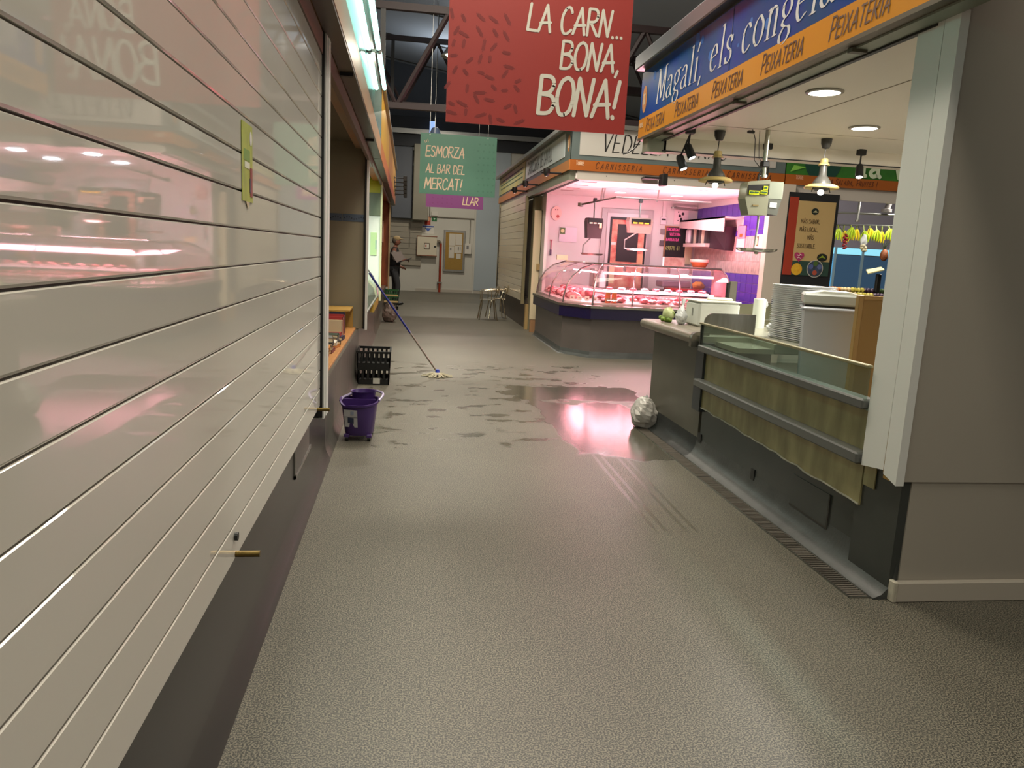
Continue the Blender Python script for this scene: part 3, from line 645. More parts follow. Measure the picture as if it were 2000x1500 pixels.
def pur_dots(rd): return [(.6+.12*(k % 5), 2.66+.12*(k//5)+.02*(k % 2), .04, rd.uniform(0, 3), .014) for k in range(15)]
PB = banner(.42, 1.89, 20.0, 2.56, 3.6, '8c4789', [('LLAR', 1.36, 2.66, .19, .055, .10, .85)], 'purple hanging banner behind the green one, reading LLAR', 'efd8b0', pur_dots)
# far pendant lamp below the roof
t = thing('far_pendant_lamp', 'grey bell lamp hanging between the red and green banners', 'lamp', (.62, 20.5, 4.35))
obj('shade', MB().lathe([(.03,.25),(.09,.22),(.14,.1),(.22,0)], (.62,20.5,4.35), 16), M('lamp_bluegrey', '6f7f9c', .4, .3), t, smooth=True); obj('cord', MB().tube([(.62,20.5,4.6),(.62,20.5,7.5)], .012, 6), black_m, t)
# ================================================================== RIGHT NEAR CORNER AND FISH STALL
struct('wall_right', MB().box(2.29, 9, 3.03, 3.13, 0, .57).box(2.215, 9, 3.02, 3.12, .57, 5.0), wall_g)
struct('wall_right_return', MB().box(8.9, 9, -3.8, 3.02, 0, 5.0), wall_g)
bb = struct('baseboard_right', MB().box(2.265, 8.9, 2.995, 3.03, 0, .095, .004), base_w)
obj('end_cap', MB().box(2.245, 2.267, 2.99, 3.035, 0, .10, .004), M('chipped_plaster', 'bdb6a4', .8, var=.2, vs=40), bb)
gr = thing('shutter_guide', 'white shutter guide box at the fish stall corner, cut off above the plinth', 'guide box', (2.2, 3.1, .57))
obj('wide_face', MB().prism([(2.195,3.11,.60),(2.195,3.28,.575),(2.195,3.28,2.56),(2.195,3.11,2.56)], (.03,0,0)), alu_w, gr)
obj('edge_profile', MB().prism([(2.19,3.005,.555),(2.19,3.10,.585),(2.19,3.10,2.56),(2.19,3.005,2.56)], (.04,0,0)), alu_w, gr)
obj('rust_streak', MB().prism([(2.193,3.095,.585),(2.193,3.108,.59),(2.193,3.106,.80),(2.193,3.099,.80)], (.002,0,0)), M('rust', '8a6a2e', .8), gr)
obj('rust_patch', MB().box(2.191, 2.194, 3.02, 3.10, .565, .585), M('rust', '8a6a2e'), gr)
# plinth + counter front
fp = thing('fish_counter_plinth', 'dark grey-green plinth and coved skirting below the fish counter', 'plinth', (2.27, 3.02, 0))
obj('face', MB().box(2.27, 2.40, 3.14, 5.45, 0, .45), plinth_g, fp)
obj('cove', MB().prism([(2.275,3.03,0),(2.175,3.03,0),(2.175,3.03,.006),(2.215,3.03,.022),(2.245,3.03,.055),(2.262,3.03,.10),(2.272,3.03,.17)], (0,3.75,0)), plinth_c, fp, smooth=True)
obj('corner_block', MB().box(2.245, 2.288, 3.035, 3.36, .0, .58), plinth_g, fp)
obj('patch_panel', MB().box(2.264, 2.272, 3.62, 4.02, .13, .31), plinth_g, fp)
obj('patch_seam', MB().box(2.262, 2.271, 3.61, 3.622, .12, .31).box(2.262, 2.271, 3.62, 4.02, .122, .132), seam_m, fp)
obj('socket_hole', MB().box(2.262, 2.275, 5.41, 5.48, .14, .20), blackp, fp); obj('socket_hole', MB().box(2.262, 2.275, 4.49, 4.54, .12, .19), blackp, fp)
# drain channel
dr = thing('floor_drain', 'long slotted steel drain channel in the floor along the fish counter', 'drain', (2.11, 3.05, 0))
obj('channel', MB().box(2.065, 2.075, 3.05, 6.5, .0, .005).box(2.165, 2.175, 3.05, 6.5, .0, .005).box(2.065, 2.175, 3.045, 3.055, 0, .005), steel, dr)
obj('pit', MB().box(2.075, 2.165, 3.055, 6.5, .0002, .001), M('drain_dark', '1b1916', .5), dr)
slot = MB().box(2.075, 2.165, 0, .012, .0015, .0045).me('slat'); slot.materials.append(M('drain_grate', '7b746a', .45, .6))
for i in range(150):
    o = obj('slat', None, None, dr, me=slot); o.location = (0, 3.06+i*.0228, 0)
for y in (3.98, 4.26, 4.95, 5.6): obj('joint', MB().box(2.07, 2.17, y, y+.008, .002, .0055), seam_m, dr)
# counter
fc = thing('fish_counter', 'long fish counter with stained steel panels, grey rails and a low glass front', 'counter', (2.25, 5, 0))
obj('upper_panel', MB().box(2.24, 2.26, 3.20, 5.40, .62, .88), olive, fc)
lo = MB()
rd = random.Random(3); ys = [3.32 + i*.0865 for i in range(25)]
pts = [(2.235, 3.32, .60)] + [(2.235, y, .355 + .024*(y-3.32) + .014*rd.random()) for y in ys] + [(2.235, 5.40, .60)]
obj('lower_panel', lo.prism(pts, (.02, 0, 0)), olive, fc)
obj('torn_edge', MB().tube([(2.233, y, p[2]+.004) for y, p in zip(ys, pts[1:])], .006, 5), M('torn_sealant', 'a7a593', .8, bump=.6, bs=80, var=.3), fc)
obj('hanging_flap', MB().box(2.236, 2.242, 3.22, 3.31, .47, .60), olive, fc)
obj('top_rail', MB().box(2.165, 2.25, 3.29, 5.40, .845, .895, .008), rail_m, fc)
obj('middle_rail', MB().box(2.17, 2.25, 3.29, 5.44, .575, .632, .008), rail_m, fc)
obj('end_post', MB().box(2.22, 2.30, 5.40, 5.55, .38, .905), M('dark_post', '33373a', .4), fc)
gl = GL('counter_glass', 'dde9e2', .03, .06, 'a9bbb2')
obj('glass_front', MB().box(2.180, 2.188, 3.29, 5.38, .893, 1.05), gl, fc)
obj('glass_top_rail', MB().box(2.17, 2.20, 3.29, 5.42, 1.045, 1.06, .003), M('olive_trim', '8d8767', .4, .5), fc)
obj('glass_end_trim', MB().box(2.175, 2.195, 5.38, 5.40, .89, 1.06), blackp, fc)
obj('display_bed', MB().box(2.26, 2.60, 3.14, 5.05, .60, .64), M('dark_steel_bed', '565d58', .35, .6), fc)
obj('inner_ledge', MB().box(2.20, 2.32, 3.14, 5.05, .84, .86), M('pale_ledge', '93a290', .35, .3), fc)
obj('end_wall', MB().box(2.27, 2.33, 5.50, 6.72, .0, .90), M('brown_grey_vinyl', '5a574c', .35, var=.18, vs=3), fc)
obj('end_return', MB().box(2.33, 3.4, 6.66, 6.72, 0, .90), M('brown_grey_vinyl', '5a574c'), fc)
obj('end_cove', MB().prism([(2.275,5.50,0),(2.175,5.50,0),(2.175,5.50,.006),(2.215,5.50,.022),(2.245,5.50,.055),(2.262,5.50,.10),(2.272,5.50,.17)], (0,1.22,0)), plinth_c, fc, smooth=True)
# rolled worktop
wt = thing('worktop', 'rolled stainless worktop over the far end of the fish counter', 'worktop', (2.4, 6.3, .95))
rp = [(2.21+.035*math.cos(a), .915+.04*math.sin(a)) for a in [math.pi*(.5+i/8) for i in range(9)]]
obj('rolled_edge', MB().prism([(x, 5.62, z) for x, z in [(2.60,.955)]+rp+[(2.60,.875)]], (0, 1.26, 0)), M('worn_worktop', '908778', .38, .6, var=.25, vs=6, stretch=(4,1,1)), wt, smooth=True)
obj('slab', MB().box(2.60, 3.45, 5.06, 6.88, .88, .955, .006), M('pale_worktop', 'a5a493', .35, .4), wt)
obj('slab_front', MB().box(2.22, 2.60, 5.45, 5.62, .89, .95), M('pale_worktop', 'a5a493'), wt)
obj('low_shelf', MB().box(2.33, 2.60, 5.06, 5.45, .88, .915), M('pale_worktop', 'a5a493'), wt)
# steel side guards (rounded plates)
def rplate(y, x0, x1, z0, z1, r, th=.012):
    c = [(x0, z0), (x1, z0), (x1, z1)] + [(x0+r-r*math.cos(a), z1-r+r*math.sin(a)) for a in [math.pi/2*(1-i/6) for i in range(7)]]
    return MB().prism([(x, y, z) for x, z in c], (0, th, 0))
g1 = thing('side_guard', 'rounded stainless side guard at the end of the worktop, behind the glass front', 'guard plate', (2.5, 5.6, .95))
obj('plate', rplate(5.64, 2.30, 2.72, .955, 1.115, .07), steel, g1)
g2 = obj('edge_guard', rplate(5.52, 2.16, 2.30, .86, .975, .05, .05), steel, label='small rounded steel cap where the rolled worktop meets the glass front', cat='guard plate')
t = thing('divider_post', 'upright stainless divider between the white box and the wrapped rolls', 'divider', (2.9, 6.6, .955))
obj('panel', MB().box(2.88, 2.95, 6.55, 6.60, .955, 1.345, .004), steel, t); obj('dark_edge', MB().box(2.865, 2.88, 6.555, 6.60, .955, 1.33), blackp, t)
t = thing('steel_trough', 'low stainless trough behind the wrapped rolls', 'trough', (3.2, 6.2, .955))
obj('front', MB().prism([(2.98,6.58,.955),(3.40,6.40,.955),(3.40,6.40,1.19),(2.98,6.58,1.14)], (.01,.02,0)), M('olive_steel', '86836c', .4, .7), t)
obj('lip', MB().tube([(2.98,6.57,1.0),(3.40,6.39,1.035)], .008, 6), steel, t)
# white box with rounded edges, cabbage, bags
t = thing('white_box', 'white rounded plastic box standing on the worktop corner', 'box', (2.6, 6.5, .956))
bxm = M('white_plastic', 'd3d6cc', .35)
obj('body', MB().box(2.47, 2.84, 6.20, 6.52, .956, 1.165, .018), bxm, t); obj('lid', MB().box(2.465, 2.845, 6.195, 6.525, 1.166, 1.18, .005), M('white_lid', 'e2e2da', .3), t)
obj('vent_print', MB().box(2.4685, 2.4705, 6.33, 6.36, 1.04, 1.11), ink('85877e'), t)
obj('tub_lid', MB().lathe([(0,.02),(.10,.02),(.115,.01),(.11,0)], (2.73, 6.40, 1.181), 20), M('ivory_lid', 'e8e3c8', .4), label='round ivory lid lying on the white box', cat='lid', smooth=True)
t = thing('cabbage', 'green and white leafy vegetable in wrap, left end of the worktop', 'vegetable', (2.33, 6.62, .956))
obj('head', MB().blob((2.35, 6.62, 1.02), (.055,.06,.065), 5, 12, 9, .12), M('cabbage_white', 'b4bd86', .4, var=.2, vs=30, bump=.3, bs=40), t, smooth=True)
for i, (dx, dy, dz) in enumerate(((-.04,-.02,-.03),(.0,-.05,-.035),(-.03,.05,-.02),(.03,-.03,.02))): obj('leaf', MB().blob((2.34+dx, 6.62+dy, 1.01+dz), (.03,.03,.022), 10+i, 8, 5, .25), M('cabbage_green', '6f8a2e', .5, var=.3, vs=30), t, smooth=True)
def bag(name, label, c, r, mat, seed, tip=0.0, cat='bag'):
    t = thing(name, label, cat, (c[0], c[1], c[2]-r[2])); rd = random.Random(seed); n, m = 18, 14; v = []; f = []
    for i in range(m+1):
        th = math.pi*i/m
        for k in range(n):
            a = 2*math.pi*k/n; w = 1 + .10*math.sin(3*a+seed+2*th) + .05*math.sin(7*a+4*th+seed) + rd.uniform(-.07, .07)
            z = max(-.92, math.cos(th))
            rr = math.sin(th)**.75*(1-tip*max(0, z))
            v.append((c[0]+r[0]*w*rr*math.cos(a), c[1]+r[1]*w*rr*math.sin(a), c[2]+r[2]*z + (rd.uniform(-.03,.03)*r[2] if z > -.9 else .08*r[2]*0)))
    for i in range(m):
        for k in range(n): f.append((i*n+k, (i+1)*n+k, (i+1)*n+(k+1)%n, i*n+(k+1)%n))
    obj('body', MB().add(v, f), mat, t); return t
plw = M('crumpled_white_film', 'c9cbc9', .35, var=.12, vs=14, bump=.5, bs=25)
b = bag('tied_bag', 'small tied transparent-white bag beside the white box', (2.40, 6.42, 1.03), (.05,.06,.08), plw, 4, .5)
obj('tied_neck', MB().tube([(2.40,6.42,1.09),(2.41,6.43,1.12),(2.42,6.45,1.17)], [.018,.010,.022], 8), plw, b)
b = bag('rubbish_bag', 'crumpled white plastic bag on the floor at the corner of the fish counter', (2.155, 6.50, .135), (.125,.13,.148), M('crumpled_bag', 'bdb9b2', .4, var=.3, vs=9, bump=.7, bs=18), 11, .35)
obj('knot', MB().tube([(2.15,6.5,.25),(2.16,6.49,.275),(2.17,6.48,.285)], [.03,.015,.02], 8), plw, b)
bag('plastic_sack', 'grey-brown rubbish sack slumped beside the far crates', (-.34, 15.6, .19), (.15, .2, .20), M('sack_grey', '6a5a50', .35, var=.2, bump=.4, bs=20), 5, .3, cat='sack')
obj('paper_roll', MB().tube([(3.06, 6.30, .956), (3.06, 6.30, 1.21)], .055, 18), M('paper_roll', 'd9ddce', .6), label='upright white paper roll standing on the worktop', cat='paper roll', smooth=True)
bag('crumpled_paper', 'crumpled white paper at the foot of the paper roll', (3.08, 6.02, .992), (.07,.06,.04), plw, 21, cat='paper')
bag('dark_bottle_bag', 'dark wrapped bundle leaning in the steel trough', (3.27, 6.42, 1.19), (.04,.04,.10), M('dark_wrap', '2b2c45', .3, var=.4, vs=20), 8, .6)
bag('patterned_bag', 'white and blue crumpled bag beside the dark bundle', (3.38, 6.34, 1.19), (.06,.06,.07), M('blue_white_bag', 'c9c6d0', .4, vs=25, col2='4b5a94'), 9, .2)
bag('white_bundle', 'small white bundle left of the dark bundle in the trough', (3.18, 6.50, 1.16), (.05,.04,.05), plw, 12, .2)
# stacked white trays: every tray a thing
tm = M('white_foam_tray', 'f2f2f2', .5)
def tray_mesh():
    m = MB(); w, d, h = .15, .21, .0125; a = .02
    o = [(-w,-d+a),(-w+a,-d),(w-a,-d),(w,-d+a),(w,d-a),(w-a,d),(-w+a,d),(-w,d-a)]; k = .90
    v = [(x*k, y*k, 0) for x, y in o] + [(x, y, h) for x, y in o] + [(x*.94, y*.95, h-.002) for x, y in o] + [(x*k*.96, y*k*.96, .004) for x, y in o]
    f = [tuple(range(7,-1,-1)), tuple(range(24,32))]
    for r in range(3):
        for i in range(8): f.append((r*8+i, r*8+(i+1)%8, (r+1)*8+(i+1)%8, (r+1)*8+i))
    m.add(v, f); m.box(-w*.8, w*.8, -.004, .004, .004, h-.004); return m.me('tray')
tme = tray_mesh(); tme.materials.append(tm)
for k in range(29):
    last = k == 28
    o = bpy.data.objects.new('foam_tray', tme); COL.objects.link(o); o.location = (2.955+random.uniform(-.004,.004), 5.38+random.uniform(-.004,.004), .956+k*.0142); o.rotation_euler = (0, 0, math.radians(8))
    o['label'] = 'white foam tray on top of the tall tray stack' if last else 'white foam tray, %s from the top of the stack beside the white bin' % ORD[28-k]; o['category'] = 'tray'; o['group'] = 'stacked white foam trays'
# tall white waste bin
wbn = thing('waste_bin', 'tall white swing-lid bin behind the glass front', 'bin', (2.82, 4.8, 0))
bm_ = M('bin_white', 'c9cbd4', .35)
m = MB(); m.add([(2.67,4.66,0),(2.97,4.66,0),(2.97,4.94,0),(2.67,4.94,0),(2.63,4.62,1.24),(3.01,4.62,1.24),(3.01,4.98,1.24),(2.63,4.98,1.24)], [(3,2,1,0),(4,5,6,7),(0,1,5,4),(1,2,6,5),(2,3,7,6),(3,0,4,7)])
obj('body', m, bm_, wbn); obj('collar', MB().box(2.615, 3.02, 4.605, 4.99, 1.262, 1.335, .012), M('bin_collar', 'c3c6bd', .4), wbn)
obj('grip_rim', MB().box(2.612, 3.02, 4.60, 4.99, 1.222, 1.248, .010), bm_, wbn); obj('shadow_gap', MB().box(2.63, 3.005, 4.62, 4.975, 1.246, 1.264), blackp, wbn)
obj('swing_lid', MB().prism([(2.66,4.64,1.335),(2.74,4.64,1.352),(2.90,4.64,1.352),(2.98,4.64,1.335)], (0,.32,0)), M('bin_lid', 'dddccf', .4), wbn)
cb = thing('cork_panel', 'wood-framed brown board leaning beside the white bin', 'board', (2.95, 4.3, 0))
obj('board', MB().box(2.745, 3.30, 4.30, 4.315, .0, 1.33), M('brown_board', 'a57f45', .6, var=.1, vs=3), cb)
obj('frame', MB().box(2.715, 2.745, 4.288, 4.325, .0, 1.35, .003).box(2.745, 3.30, 4.288, 4.325, 1.325, 1.35, .003), M('oak_frame', 'b08a50', .5), cb)
wbn.rotation_euler = (0, 0, math.radians(-26)); wbn.location = (2.87, 4.82, 0)
obj('knife_blade', MB().prism([(2.805,4.45,.98),(2.83,4.45,.96),(2.835,4.45,1.15),(2.815,4.45,1.16)], (0,.012,0)), M('white_handle', 'ccccb8', .4), label='white plastic scraper hanging between bin and brown board', cat='scraper')
# fish fascia (sign) ---------------------------------------------------------
fs = thing('fish_shop_sign', 'blue and orange fish shop fascia reading Magalí, els congelats and PEIXATERIA', 'sign', (2.1, 4, 2.56))
obj('blue_panel', MB().box(2.045, 2.25, 1.2, 6.96, 2.742, 3.14), M('blue_sign_face', '16409c', .22, vs=2.2, col2='0f5580'), fs)
obj('orange_band', MB().box(2.043, 2.25, 1.2, 6.96, 2.575, 2.740), M('orange_sign_face', 'd8902f', .25), fs)
m = MB()
for j in range(9): text(m, 'PEIXATERIA', (2.0415, 6.74-.745*j, 2.612), -Y1, Z1, .105, .045, .155, .82, .22, small=.84)
obj('lettering', m, ink('5a3523'), fs)
m = MB(); text(m, '@agalí, els congelats', (2.0435, 6.50, 2.80), -Y1, Z1, .265, .014, .15, 1.0, .12, nib=(.052, .008)); obj('lettering', m, ink('d3d0d2'), fs)
obj('badge', MB().disc((2.0438, 6.84, 2.90), .115, (-1,0,0), 24, .55), ink('c88a4a'), fs)
m = MB(); text(m, 'TT', (2.0428, 6.87, 2.86), -Y1, Z1, .08, .10, .05, .5); obj('badge_print', m, ink('d8cdb8'), fs)
m = MB(); text(m, 'TORRE', (2.0415, 6.93, 2.665), -Y1, Z1, .035, .09, .2, .8); obj('badge_print', m, ink('e2cfa8'), fs)
rd = random.Random(2)
for i in range(16):
    yy, zz, r = 6.9-rd.random()*3.6, 2.80+rd.random()*.30, rd.uniform(.012, .045); obj('bubble_print', MB().disc((2.0447-.00003*i, yy, zz), r, (-1,0,0), 14), ink('1f62b4'), fs)
obj('panel_joint', MB().box(2.0435, 2.046, 4.995, 5.005, 2.742, 3.14), ink('0b2350'), fs)
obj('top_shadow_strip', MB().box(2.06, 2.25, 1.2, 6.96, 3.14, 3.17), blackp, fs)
obj('cornice', MB().box(1.985, 2.25, 1.2, 7.02, 3.17, 3.29, .008), M('cornice_alu', '9aa0a6', .3, .8), fs)
obj('bottom_trim', MB().box(2.04, 2.10, 1.2, 6.96, 2.555, 2.577), M('bronze_trim', '6c6253', .4, .6), fs)
obj('soffit_strip', MB().box(2.10, 2.19, 1.2, 6.90, 2.545, 2.565), M('greenish_soffit', '8f9484', .4, .3), fs)
obj('shutter_slot', MB().box(2.19, 2.215, 3.15, 6.90, 2.535, 2.560), blackp, fs)
for y in (6.35, 4.95, 3.62): obj('catch', MB().box(2.08, 2.16, y-.02, y+.02, 2.53, 2.552), M('catch_bronze', '4b4436', .5), fs)
obj('end_box', MB().box(2.06, 2.24, 6.72, 6.86, 2.44, 2.56, .004), M('greenish_soffit', '8f9484'), fs)
obj('cable', MB().tube([(2.06,6.93,2.56),(2.03,6.96,2.50),(1.96,6.98,2.45),(1.92,6.98,2.44)], .006, 6), blackp, fs)
cl = struct('ceiling_fish_stall', MB().box(2.215, 6.0, 3.12, 6.84, 2.572, 2.65).box(2.215, 6.0, 6.72, 6.90, 2.455, 2.60), soffit)
obj('seam', MB().box(2.783, 2.793, 3.13, 6.0, 2.570, 2.5735), M('seam_tan', '8f8673', .6), cl); obj('seam', MB().box(2.25, 6.0, 6.0, 6.006, 2.5705, 2.5735), M('seam_tan', '8f8673'), cl)
obj('beam_edge', MB().box(2.2, 6.0, 6.712, 6.722, 2.45, 2.46), black_m, cl)
struct('wall_fish_stall_end', MB().box(6.0, 6.1, 3.12, 6.9, 0, 2.6), soffit)
obj('closer_top', MB().box(2.25, 6.1, 3.12, 6.96, 3.28, 3.30), M('dusty_top', '55534e', .8), label='dusty flat top of the fish stall', cat='roof')
for i, (x, y, lab) in enumerate(((2.51, 4.6, 'large round recessed ceiling light nearest the camera in the fish stall'), (3.41, 5.6, 'second round recessed ceiling light in the fish stall'))):
    t = thing('recessed_light', lab, 'light', (x, y, 2.57)); obj('rim', MB().lathe([(.094,-.012),(.112,-.008),(.114,.0),(.094,.0)], (x,y,2.571), 28), M('light_rim', '8d887a', .4), t, smooth=True)
    obj('lens', MB().disc((x,y,2.562), .095, (0,0,-1), 28), M('lens_white', 'fffaf0', .4, emit=6), t)
def pendant(x, y, lab):
    t = thing('pendant_lamp', lab, 'lamp', (x, y, 2.57), 'pendant lamps over the fish counter'); cr = M('cream_enamel', 'c2ab6c', .35); gy = M('dark_grey_enamel', '4b4a45', .35)
    obj('ceiling_cup', MB().lathe([(.0,0),(.045,0),(.042,-.04),(.028,-.075),(.0,-.08)], (x,y,2.57), 16), M('cup_black', '33312e', .4), t, smooth=True)
    obj('cord', MB().tube([(x,y,2.50),(x-.004,y,2.41)], .004, 6), blackp, t)
    obj('cap', MB().lathe([(.0,.055),(.028,.05),(.034,.03),(.032,.018),(.048,.0),(.048,-.006),(.03,-.004)], (x,y,2.36), 18), cr, t, smooth=True)
    obj('neck', MB().lathe([(.030,0),(.032,-.085),(.052,-.11),(.072,-.14),(.078,-.165)], (x,y,2.36), 20), gy, t, smooth=True)
    obj('shade', MB().lathe([(.074,.0),(.10,.004),(.13,-.008),(.143,-.022),(.137,-.032),(.12,-.025),(.075,-.012)], (x,y,2.195), 28), cr, t, smooth=True)
    obj('collar', MB().lathe([(.072,0),(.066,-.022),(.05,-.03)], (x,y,2.18), 20), gy, t, smooth=True)
    obj('bulb', MB().blob((x,y,2.135), (.026,.026,.024), 1, 12, 8, 0), M('bulb_lit', 'fffaf0', .3, emit=9), t, smooth=True)
    for s in (-1, 1): obj('clip', MB().tube([(x+s*.07,y,2.175),(x+s*.085,y,2.135)], .004, 5), blackp, t)
pendant(2.51, 6.2, 'cream and dark grey pendant lamp left of the hanging scale'); pendant(3.45, 6.2, 'cream and dark grey pendant lamp right of the hanging scale')
def track_spot(x, y, z, lab, heads):
    t = thing('spotlight', lab, 'spotlight', (x, y, z), 'black spotlights in the fish stall'); obj('base', MB().box(x-.035, x+.035, y-.03, y+.03, z-.05, z, .006), black_m, t)
    for dx, dz, tx in heads:
        obj('stem', MB().tube([(x,y,z-.05),(x+dx*.4,y,z-.05+dz*.4),(x+dx,y,z-.05+dz)], .007, 6), black_m, t)
        c = Vector((x+dx, y, z-.05+dz)); d = Vector((tx, -.35, -1)).normalized()
        hd = obj('head', MB().tube([c+d*-.02, c, c+d*.10], [.024, .032, .036], 14), black_m, t, smooth=True); obj('lens', MB().disc(c+d*.101, .028, d, 14), M('spot_lens', 'ffffff', .3, emit=7), t)
track_spot(2.24, 6.15, 2.57, 'black double spotlight at the left end of the fish stall ceiling', [(-.01, -.10, .35), (-.07, -.19, .30)])
track_spot(4.02, 6.6, 2.57, 'black spotlight right of the pendant lamps', [(.0, -.10, -.15)])
track_spot(3.15, 6.65, 2.57, 'black spotlight half hidden behind the scale pole', [(.0, -.14, -.25)])
# hanging scale
sc = thing('hanging_scale', 'grey hanging scale with yellow digital readouts and a long pan over the worktop', 'scale', (2.82, 6.0, 2.57)); grs = M('scale_grey_green', '9c9d87', .35, .5)
obj('pole', MB().tube([(2.83,6.0,2.57),(2.83,6.0,2.20)], .019, 12), M('pole_steel', 'a9a797', .3, .8), sc, smooth=True)
obj('joint', MB().box(2.80, 2.86, 5.97, 6.03, 2.28, 2.33, .008).tube([(2.83,6.0,2.28),(2.79,6.0,2.22),(2.79,6.0,2.16)], .008, 6), black_m, sc)
obj('body', MB().prism([(2.655,5.90,2.10),(2.66,5.90,2.145),(2.68,5.90,2.155),(2.845,5.90,2.175),(2.845,5.90,1.90),(2.69,5.90,1.895),(2.65,5.90,2.02)], (.0,.14,0)), grs, sc)
obj('display', MB().prism([(2.665,5.896,2.045),(2.84,5.896,2.06),(2.84,5.896,2.14),(2.665,5.896,2.125)], (0,-.003,0)), blackp, sc)
dy = M('lcd_yellow', 'b9c01e', .4, emit=.55); dg = M('lcd_digits', '1d4d1c', .5)
for a, b, z in ((2.672, 2.757, 2.053), (2.768, 2.826, 2.060), (2.79, 2.826, 2.094)): obj('readout', MB().box(a, b, 5.888, 5.892, z, z+.030), dy, sc)
for a, b, z in ((2.678, 2.708, 2.063), (2.716, 2.750, 2.065), (2.775, 2.818, 2.068), (2.796, 2.82, 2.103)): obj('digit_bar', MB().box(a, b, 5.884, 5.888, z, z+.012), dg, sc)
obj('maker_plate', MB().box(2.715, 2.765, 5.895, 5.9, 1.965, 1.975), ink('7d6b3c'), sc)
obj('side_unit', MB().box(2.855, 2.99, 5.95, 6.07, 2.03, 2.17, .006), M('scale_side', 'a9b0a0', .3, .6), sc); obj('side_unit_lower', MB().prism([(2.855,5.95,2.03),(2.98,5.95,2.03),(2.955,5.95,1.905),(2.855,5.95,1.915)], (0,.12,0)), M('scale_side_dark', '5f615a', .4, .4), sc)
obj('sticker', MB().box(2.882, 2.942, 5.944, 5.95, 1.965, 2.005), ink('c9ccc4'), sc)
obj('hanger_rod', MB().tube([(2.815,5.98,1.90),(2.815,5.98,1.80),(2.80,5.98,1.62)], .009, 8), M('rod_light', 'c2c0bc', .3, .4), sc)
obj('pan', MB().lathe([(.0,0),(.12,.0),(.165,.012),(.178,.03),(.170,.030),(.155,.014),(0,.006)], (2.825,5.98,1.605), 28, sy=.6), M('pan_steel', 'b0aea6', .15, .95), sc, smooth=True)
obj('pan_knob', MB().blob((2.825,5.98,1.598), (.02,.015,.012), 2, 10, 6, 0), steel, sc, smooth=True)
t = thing('ceiling_cable', 'thin loose cable with a plug hanging beside the scale pole', 'cable', (2.75, 6.0, 2.57)); obj('cord', MB().tube([(2.70,6.0,2.565),(2.715,6.0,2.53),(2.73,6.0,2.49),(2.735,6.0,2.40),(2.74,6.0,2.33),(2.79,6.0,2.28)], .0035, 5).tube([(2.77,6.02,2.565),(2.765,6.0,2.45),(2.775,6.0,2.36),(2.81,6.0,2.30)], .0025, 5), blackp, t); obj('plug', MB().box(2.66, 2.715, 5.985, 6.015, 2.535, 2.555, .004), blackp, t)
# ================================================================== BUTCHER STALL
PATH = [(2.40, 14.05), (2.40, 11.58), (2.75, 11.10), (4.93, 11.10)]
def offs(d):
    out = []; n = len(PATH)
    L = []
    for i in range(n-1):
        a, b = Vector(PATH[i]), Vector(PATH[i+1]); t = (b-a).normalized(); L.append((a, t, Vector((-t.y, t.x))))
    for i in range(n):
        if i == 0: out.append(L[0][0] + L[0][2]*d)
        elif i == n-1: out.append(Vector(PATH[-1]) + L[-1][2]*d)
        else:
            n1, n2 = L[i-1][2], L[i][2]; bis = (n1+n2).normalized(); out.append(Vector(PATH[i]) + bis*(d/bis.dot(n1)))
    return out
def loft(prof, closed=False):
    rows = [[(p.x, p.y, z) for p in offs(d)] for d, z in prof]; n = len(PATH); v = [q for r in rows for q in r]; f = []
    R_ = len(rows); rng = range(R_ if closed else R_-1)
    for i in rng:
        j = (i+1) % R_
        for k in range(n-1): f.append((i*n+k, i*n+k+1, j*n+k+1, j*n+k))
    if closed: f.append(tuple(i*n for i in range(R_))); f.append(tuple(i*n+n-1 for i in range(R_-1, -1, -1)))
    return MB().add(v, f)
dc = thing('meat_display_case', 'curved-glass pink-lit meat display case wrapping the butcher stall corner', 'display case', (3.6, 11.6, 0))
obj('base', loft([(0,.0),(0,.60),(.9,.60),(.9,.0)], True), M('case_base_vinyl', '5b5450', .33, var=.15, vs=3), dc)
obj('base_cove', loft([(-.05,.0),(-.03,.012),(-.012,.04),(-.002,.09),(.01,.09),(.01,0)], True), plinth_c, dc)
obj('purple_band', loft([(-.06,.585),(-.06,.745),(.0,.745),(.0,.585)], True), M('dark_purple_band', '150f36', .25), dc)
obj('steel_sill', loft([(-.075,.748),(-.075,.785),(.03,.80),(.03,.748)], True), steel, dc)
gpro = [(.0,.795),(.01,.90),(.05,1.05),(.14,1.20),(.28,1.32),(.48,1.39)]
obj('curved_glass', loft(gpro), GL('thin_case_glass', 'f4e6e8', .03, .07, 'f0b0ba'), dc, smooth=True)
for i in range(len(PATH)):
    pts = [(offs(d)[i].x, offs(d)[i].y, z) for d, z in gpro]; obj('glass_rib', MB().tube(pts, .014 if i in (1, 2) else .012, 6), M('rib_steel', '8b7d7d', .25, .8), dc, smooth=True)
for f_, i in ((.52, 0), (.28, 2), (.62, 2)):
    pts = []
    for d, z in gpro:
        o = offs(d); q = o[i].lerp(o[i+1], f_); pts.append((q.x, q.y, z))
    obj('glass_rib', MB().tube(pts, .010, 6), M('rib_steel', '8b7d7d'), dc, smooth=True)
obj('top_rail', MB().tube([(p.x, p.y, 1.40) for p in offs(.5)], .020, 8), M('polished_rail', 'bdb1ae', .18, .9), dc, smooth=True)
obj('top_shelf', loft([(.52,1.385),(.52,1.395),(.80,1.395),(.80,1.385)], True), GL('top_glass', 'f0d8dc', .05, .15), dc)
for k in range(6):
    x = 3.0 + k*.36; obj('bracket', MB().box(x-.02, x+.02, 11.62, 11.66, 1.30, 1.385, .004), M('rib_steel', '8b7d7d'), dc)
ptube = M('lit_pink_tube', 'ffd6df', .3, emit=3.2)
